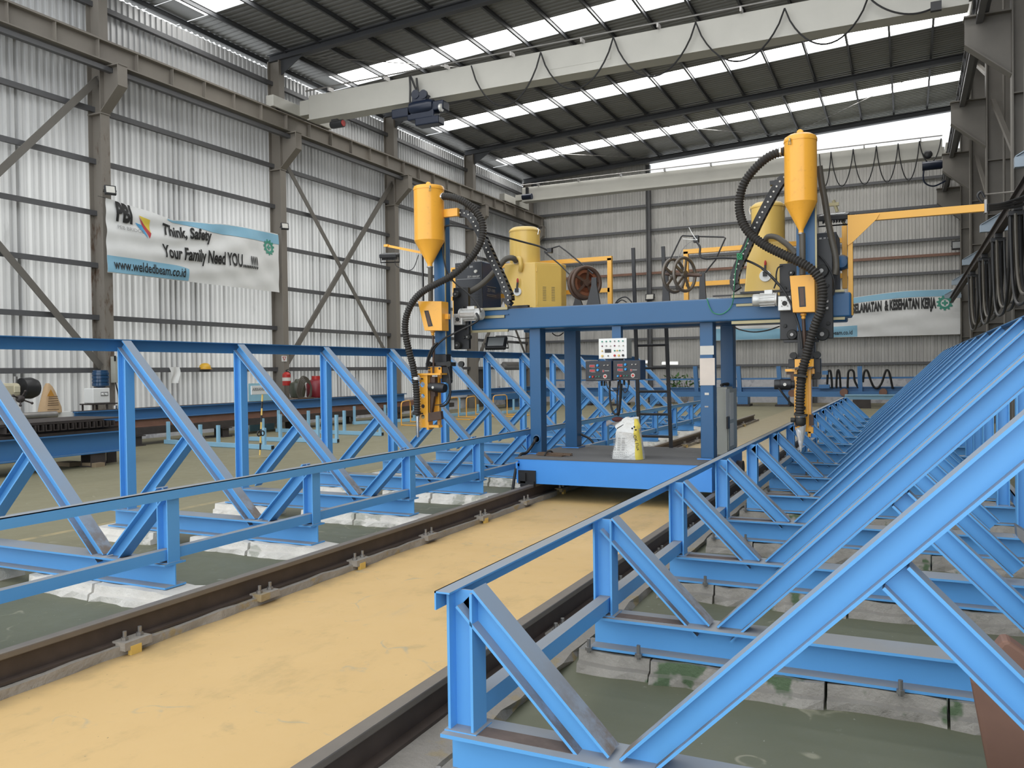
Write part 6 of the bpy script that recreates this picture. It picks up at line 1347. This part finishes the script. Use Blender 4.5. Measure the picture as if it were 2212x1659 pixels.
# pale blue pipe racks on the floor
def rack(label, q, p0, p1, pegs, hts, endcap=True):
    a, c = atZ(*q(*p0),0), atZ(*q(*p1),0); t = thing('pipe_rack', label, 'rack', ((a+c)/2)[:], 'pale blue racks on the floor'); d = (c-a).normalized()
    b = MB(); b.bar(a+V((0,0,.05)), c+V((0,0,.05)), .09, .09); b.build('base_bar', M['blue_pale'], t)
    for f, h in zip(pegs, hts): p = a+(c-a)*f; b = MB(); b.box(p.x-.03,p.x+.03,p.y-.03,p.y+.03,.096,h); b.build('peg', M['blue_pale'], t)
    if endcap: b = MB(); b.bar(c+d*.001+V((0,0,.05)), c+d*.006+V((0,0,.05)), .07,.07); b.build('open_end', M['black'], t)
    return t
rack('pale blue pegged floor rack nearest the striped sign pole', c4, (1060,1358), (1745,1398), (.03,.35,.52,.93), (.50,.46,.46,.44))
rack('pale blue pegged floor rack second from the camera, ending in an open black tube end', qB, (95,885), (970,908), (.15,.355,.78,.985), (.52,.62,.60,.62))
rack('pale blue pegged floor rack third from the camera, before the perforated torch', qB, (360,798), (1412,838), (.02,.32,.66,.98), (.58,.58,.60,.55))
rack('pale blue floor rack behind the perforated torch', qB, (1120,725), (1740,690), (.02,.5,.98), (.55,.55,.50))
rack('pale blue low rack among the yellow hoops', qC, (100,470), (420,440), (.30,.9), (.62,.35))
rack('short pale blue rack under the blue machine bed beyond the hoops', qC, (640,440), (900,420), (.42,.9), (.5,.4))
# thin yellow hoop frames
for lab, q, leg0, leg1, topv in (('thin yellow tube hoop standing among the pale racks, nearest the torch', qC, (75,500), (190,478), 280),('thin yellow tube hoop standing second from the torch', qC, (272,478), (365,450), 268),('thin yellow tube hoop with a rounded corner beside the red topped pole', qC, (545,470), (685,455), 252),('thin yellow tube hoop just behind the ribbed hose of the torch', qB, (1600,735), (1690,700), 490)):
    a, c = atZ(*q(*leg0),0), atZ(*q(*leg1),0); m_ = (a+c)/2; h = atY(*q((leg0[0]+leg1[0])/2,topv),m_.y).z
    t = thing('hoop_frame', lab, 'hoop frame', a, 'thin yellow hoop frames')
    b = MB(); b.tube(smooth_path([a,a+V((0,0,h*.8)),a+(c-a)*.08+V((0,0,h*.97)),a+(c-a)*.25+V((0,0,h)),a+(c-a)*.75+V((0,0,h)),a+(c-a)*.92+V((0,0,h*.97)),c+V((0,0,h*.8)),c],6),.018,6); b.build('hoop', M['yellow_rail'], t)
    b = MB(); b.tube([a+V((0,0,.02)),a+V((.9,-.15,.02)),c+V((.9,-.15,.02)),c+V((0,0,.02))],.018,6,smooth=False); b.build('floor_loop', M['yellow_rail'], t)
a = atZ(*qC(583,350),0); t = thing('lamp_pole', 'thin striped pole with a small red box at its top beyond the yellow hoops', 'pole', a); h = atY(*qC(583,185),a.y).z
b = MB(); b.cyl(a,a+V((0,0,h+.5)),.03,8); b.build('pole', M['tan_steel'], t); b = MB(); b.cbox(a+V((0,-.03,h)),.26,.12,.22); b.build('red_box', plain('dark_red_box',(.25,.04,.02),.5), t)
# dark door in the wall by the corner
c6q = q6; ya, yb = atX(*q6(1312,450),-16.7).y, atX(*q6(1420,450),-16.7).y; zt_ = atX(*q6(1365,385),-16.7).z
b = MB(); b.box(-16.8,-16.72,ya,yb,.0,zt_); d1 = struct('door_1', b, M['rafter'])
for i in range(2):
    p = px_(q6,1570+i*20,375-i*18,-16.0); b = MB(); b.cyl((-16.1,p.y,p.z),(-16.1,p.y+2.6,p.z),.14,12); one('stored_pipe', b, M['steel'], 'grey pipe on the wall rail near the dark door, %s of two' % ('lower','upper')[i], 'pipe', 'pipes near the dark door')

# ------------------------------------------------------------------ end wall: roller line, tubes, plants
YE = 34.6; q12 = PQ(1480,680,3.016)
zT, zM, zL_ = pt(q12,1100,487,YE).z, pt(q12,1100,515,YE).z, pt(q12,1150,412,YE).z
t = thing('roller_line', 'long blue roller line on blocks before the end wall', 'conveyor', (-7,YE,0)); xl_, xr_ = -15.5, 1.2
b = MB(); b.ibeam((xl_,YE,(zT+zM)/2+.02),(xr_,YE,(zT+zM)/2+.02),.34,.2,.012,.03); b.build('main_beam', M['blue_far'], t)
b = MB(); b.box(xl_,xr_,YE-.5,YE-.42,zM-.10,zM+.10); b.build('front_beam', M['blue_far'], t)
b = MB(); b.box(xl_,xr_,YE-.03,YE+.03,zL_-.03,zL_+.04); b.build('guard_bar', M['blue_far'], t)
for u in (72,352,615,1135): 
    p0_, p1_ = pt(q12,u+8,540,YE-.1), pt(q12,u-(6 if u < 1000 else -2),335,YE-.1); b = MB(); b.bar(p0_, p1_, .16, .18, up=(0,1,0)); b.build('guard_post', M['blue_far'], t)
for u in (-640,-420,-190,95,380,640,1140):
    p = pt(q12,u,588,YE-.3); b = MB(); b.box(p.x-.28,p.x+.28,YE-.6,YE+.2,0,zM-.4); b.build('block', M['dark_steel'], t); b = MB(); b.box(p.x-.2,p.x+.2,YE-.5,YE+.1,zM-.399,zM-.09); b.build('pedestal', M['blue_far'], t)
for u, v in ((1035,505),(1290,505),(700,510)):
    p = pt(q12,u,v,YE-.6); b = MB(); b.lathe((p.x,p.y-.2,p.z),[(0,0),(.14,0),(.14,.5),(.06,.5),(.06,.55),(0,.55)],16,axis=(0,1,0)); b.build('roller', M['rust'], t)
b = MB(); bx(b, q12, 1040,528,1400,552, YE-1.6, .15); bx(b, q12, 1040,520,1400,527, YE-1.7, .3); one('steel_girder', b, M['blue_pale'], 'pale blue beam lying before the roller line past the last V cradles', 'steel beam')
b = MB(); p = pt(q12,1150,552,YE-1.6); zb_ = pt(q12,1220,552,YE-1.6).z; b.box(p.x-.3,p.x+.3,YE-1.65,YE-1.4,0,zb_-.002); one('support_block', b, M['dark_steel'], 'dark block under the pale blue beam before the roller line', 'support block')
t = thing('hanging_cables', 'black cable loops draped over the roller line beside the boom-side torch', 'cable', pt(q12,1000,480,YE-.1)); 
for (u0,u1,v) in ((925,955,362),(985,1010,360),(1058,1105,358)):
    b = MB(); b.tube(smooth_path([pt(q12,a_,c_,YE-.15) for a_,c_ in ((u0,478),(u0+2,420),(u0+6,372),((u0+u1)/2,v),(u1-6,375),(u1,430),(u1+ (25 if u1 > 1100 else 2),478))],6),.045,6); b.build('cable_loop', M['cable'], t)
b = MB(); b.tube(smooth_path([pt(q12,a_,c_,YE-.15) for a_,c_ in ((1158,440),(1165,380),(1178,360),(1192,375),(1210,430),(1230,470),(1255,475),(1280,445),(1300,385),(1312,360),(1328,372),(1340,420),(1352,480))],6),.045,6); b.build('cable_loop', M['cable'], t)
b = MB(); bx(b, q12, 892,365,930,390, YE-.3, .3); bx(b, q12, 870,455,940,480, YE-.3, .3); one('cable_trolley', b, M['blue_far'], 'dark blue trolley box at the start of the draped cable loops', 'trolley')
for (u0,u1,v,lab) in ((1180,1226,333,'short white fluorescent tube lamp on the end wall beside the ladder'),(1335,1475,345,'longer white fluorescent tube lamp on the end wall beyond the ladder')):
    a, c = pt(q10,u0,v,BY-.2), pt(q10,u1,v,BY-.2); t = thing('tube_lamp', lab, 'lamp', a, 'tube lamps on the end wall'); b = MB(); b.cyl(a,c,.06,8); b.build('tube', M['pale_tube'], t); b = MB(); b.box(a.x,c.x,BY-.15,BY-.11,a.z-.04,a.z+.1); b.build('batten', M['white'], t)
# plants before the end wall
for (u,v,lab) in ((1420,560,'smaller green shrub before the end wall seen past the ladder'),(1535,560,'larger green shrub before the end wall beside the papered post')):
    p = pt(q10,u,v,BY-.9); t = thing('weed_shrub', lab, 'shrub', (p.x,p.y,0), 'green shrubs at the end wall'); rnd = random.Random(u); b = MB()
    for i in range(70):
        c_ = V((p.x+rnd.gauss(0,.22 if u < 1500 else .38),p.y+rnd.gauss(0,.15),.45+rnd.random()*.75)); d = V((rnd.uniform(-1,1),rnd.uniform(-1,.2),rnd.uniform(-.5,1))).normalized(); s_ = d.cross(V((rnd.random(),rnd.random(),rnd.random()))).normalized()
        b.add([c_,c_+d*.10+s_*.05,c_+d*.22,c_+d*.10-s_*.05],[(0,1,2,3)])
    b.build('foliage', M['plant_leaf'], t, recalc=False); b = MB(); 
    for i in range(5): b.tube([V((p.x+.05*i-.1,p.y,0)),V((p.x+(i-2)*.12,p.y-.05,.9))],.012,5)
    b.build('stem', M['wood'], t)
# lamp on the end wall column and small parts
floodlight('floodlight', 'small grey floodlight low on the end wall post above the beam', pt(q7,1028,655,BY-.5), .42,.30,.1, -.3, .0, glass='offwhite')
floodlight('floodlight', 'small dark floodlight on the end wall beside the big columns', atY(2066,530,BY-.4), .35,.35,.1, -.2, .0)
# loose beams past the track end
a = atZ(1604,905,.0)
# ------------------------------------------------------------------ festoon track along the big columns
t = thing('festoon_track', 'dark cable festoon track running along the big columns with looped cables', 'festoon track', (1.5,24,3.9)); ZF = 4.02
b = MB(); b.ibeam((1.5,11,ZF),(1.5,36.3,ZF),.20,.12,.02,.02); b.build('track_beam', M['dark_steel'], t)
q11 = PQ(1812,200,2.962); rnd = random.Random(12)
TY = [11.9,14.77,17.73,20.85,24.53]
for yy, ny in zip(TY, TY[1:]+[None]):
    b = MB(); b.cbox((1.5,yy,ZF-.14),.12,.34,.07); b.box(1.38,1.62,yy-.10,yy+.10,ZF-.24,ZF-.175); b.build('cable_trolley', M['black'], t)
    if ny is None: continue
    for j, (dx, off, lo) in enumerate(((-.09,.10,2.36),(-.03,.18,2.50),(.03,.08,2.44),(.09,.22,2.58))):
        P = []
        for i in range(25):
            f = i/24; s_ = 2*f-1; P.append(V((1.5+dx,yy+off*.5+(ny-yy-off)*(f-.10*math.sin(2*PI*f)),lo+(ZF-.22-lo)*abs(s_)**2.6)))
        b = MB(); b.tube(P, .024, 6); b.build('cable_loop', M['cable'] if j != 1 else M['hose_brown'], t)
M['brkt'] = plain('pale_blue_grey_bracket',(.30,.36,.42),.5)
for i, y in enumerate(COLY):
    t = thing('festoon_bracket', 'pale blue grey triangular bracket holding the festoon track, %s column from the camera' % WORDS[i], 'bracket', (1.6,y-.3,ZF+.1), 'festoon brackets')
    b = MB(); b.box(1.28,1.86,y-.36,y-.24,ZF+.105,ZF+.24); b.build('arm_plate', M['brkt'], t)
    b = MB(); b.prism([(1.30,y-.31,ZF+.242),(1.84,y-.31,ZF+.242),(1.84,y-.31,ZF+.56)],(0,.02,0)); b.build('gusset', M['brkt'], t); b = MB(); b.bar((1.29,y-.3,ZF+.25),(1.85,y-.3,ZF+.58),.10,.012); b.build('sloping_flange', M['brkt'], t)
for i in range(3):
    b = MB(); b.tube(smooth_path([e1+V((.02,0,.02-.02*i)), atY(2165,440+5*i,11.2), atY(2212,424+8*i,12.0), V((1.5,13.2,ZF-.12))],8),.018,7); one('boom_cable', b, M['cable'], 'black cable strung from the boom end to the festoon track, %s of three' % ('top','middle','lowest')[i], 'cable', 'cables from the boom to the festoon')
b = MB(); b.tube([atX(2128,420,1.84), atX(2212,412,1.84)], .02, 6); b.tube([atX(2128,420,1.84), atX(2128,452,1.84)], .02, 6); one('conduit_arm_pipe', b, M['right_steel'], 'thin grey pipe bracket on the big column above the boom end', 'pipe')
# rusty plates by the tall posts
P = [atY(u,v,3.3) for u,v in ((2097,1475),(2100,1462),(2165,1387),(2178,1384),(2300,1470),(2300,1750),(2150,1750))]
b = MB(); b.prism(P, (0,.10,0)); one('rusty_plate', b, M['rust'], 'rust brown steel plate standing among the nearest V cradles at the picture corner', 'steel plate', bevel=.012)
P = [atY(u,v,5.0) for u,v in ((2196,1137),(2290,1195),(2290,1260),(2198,1160))]
b = MB(); b.prism(P, (0,.12,0)); one('steel_offcut', b, M['steel'], 'grey steel offcut resting by a tall post above the rust brown plate', 'steel plate')
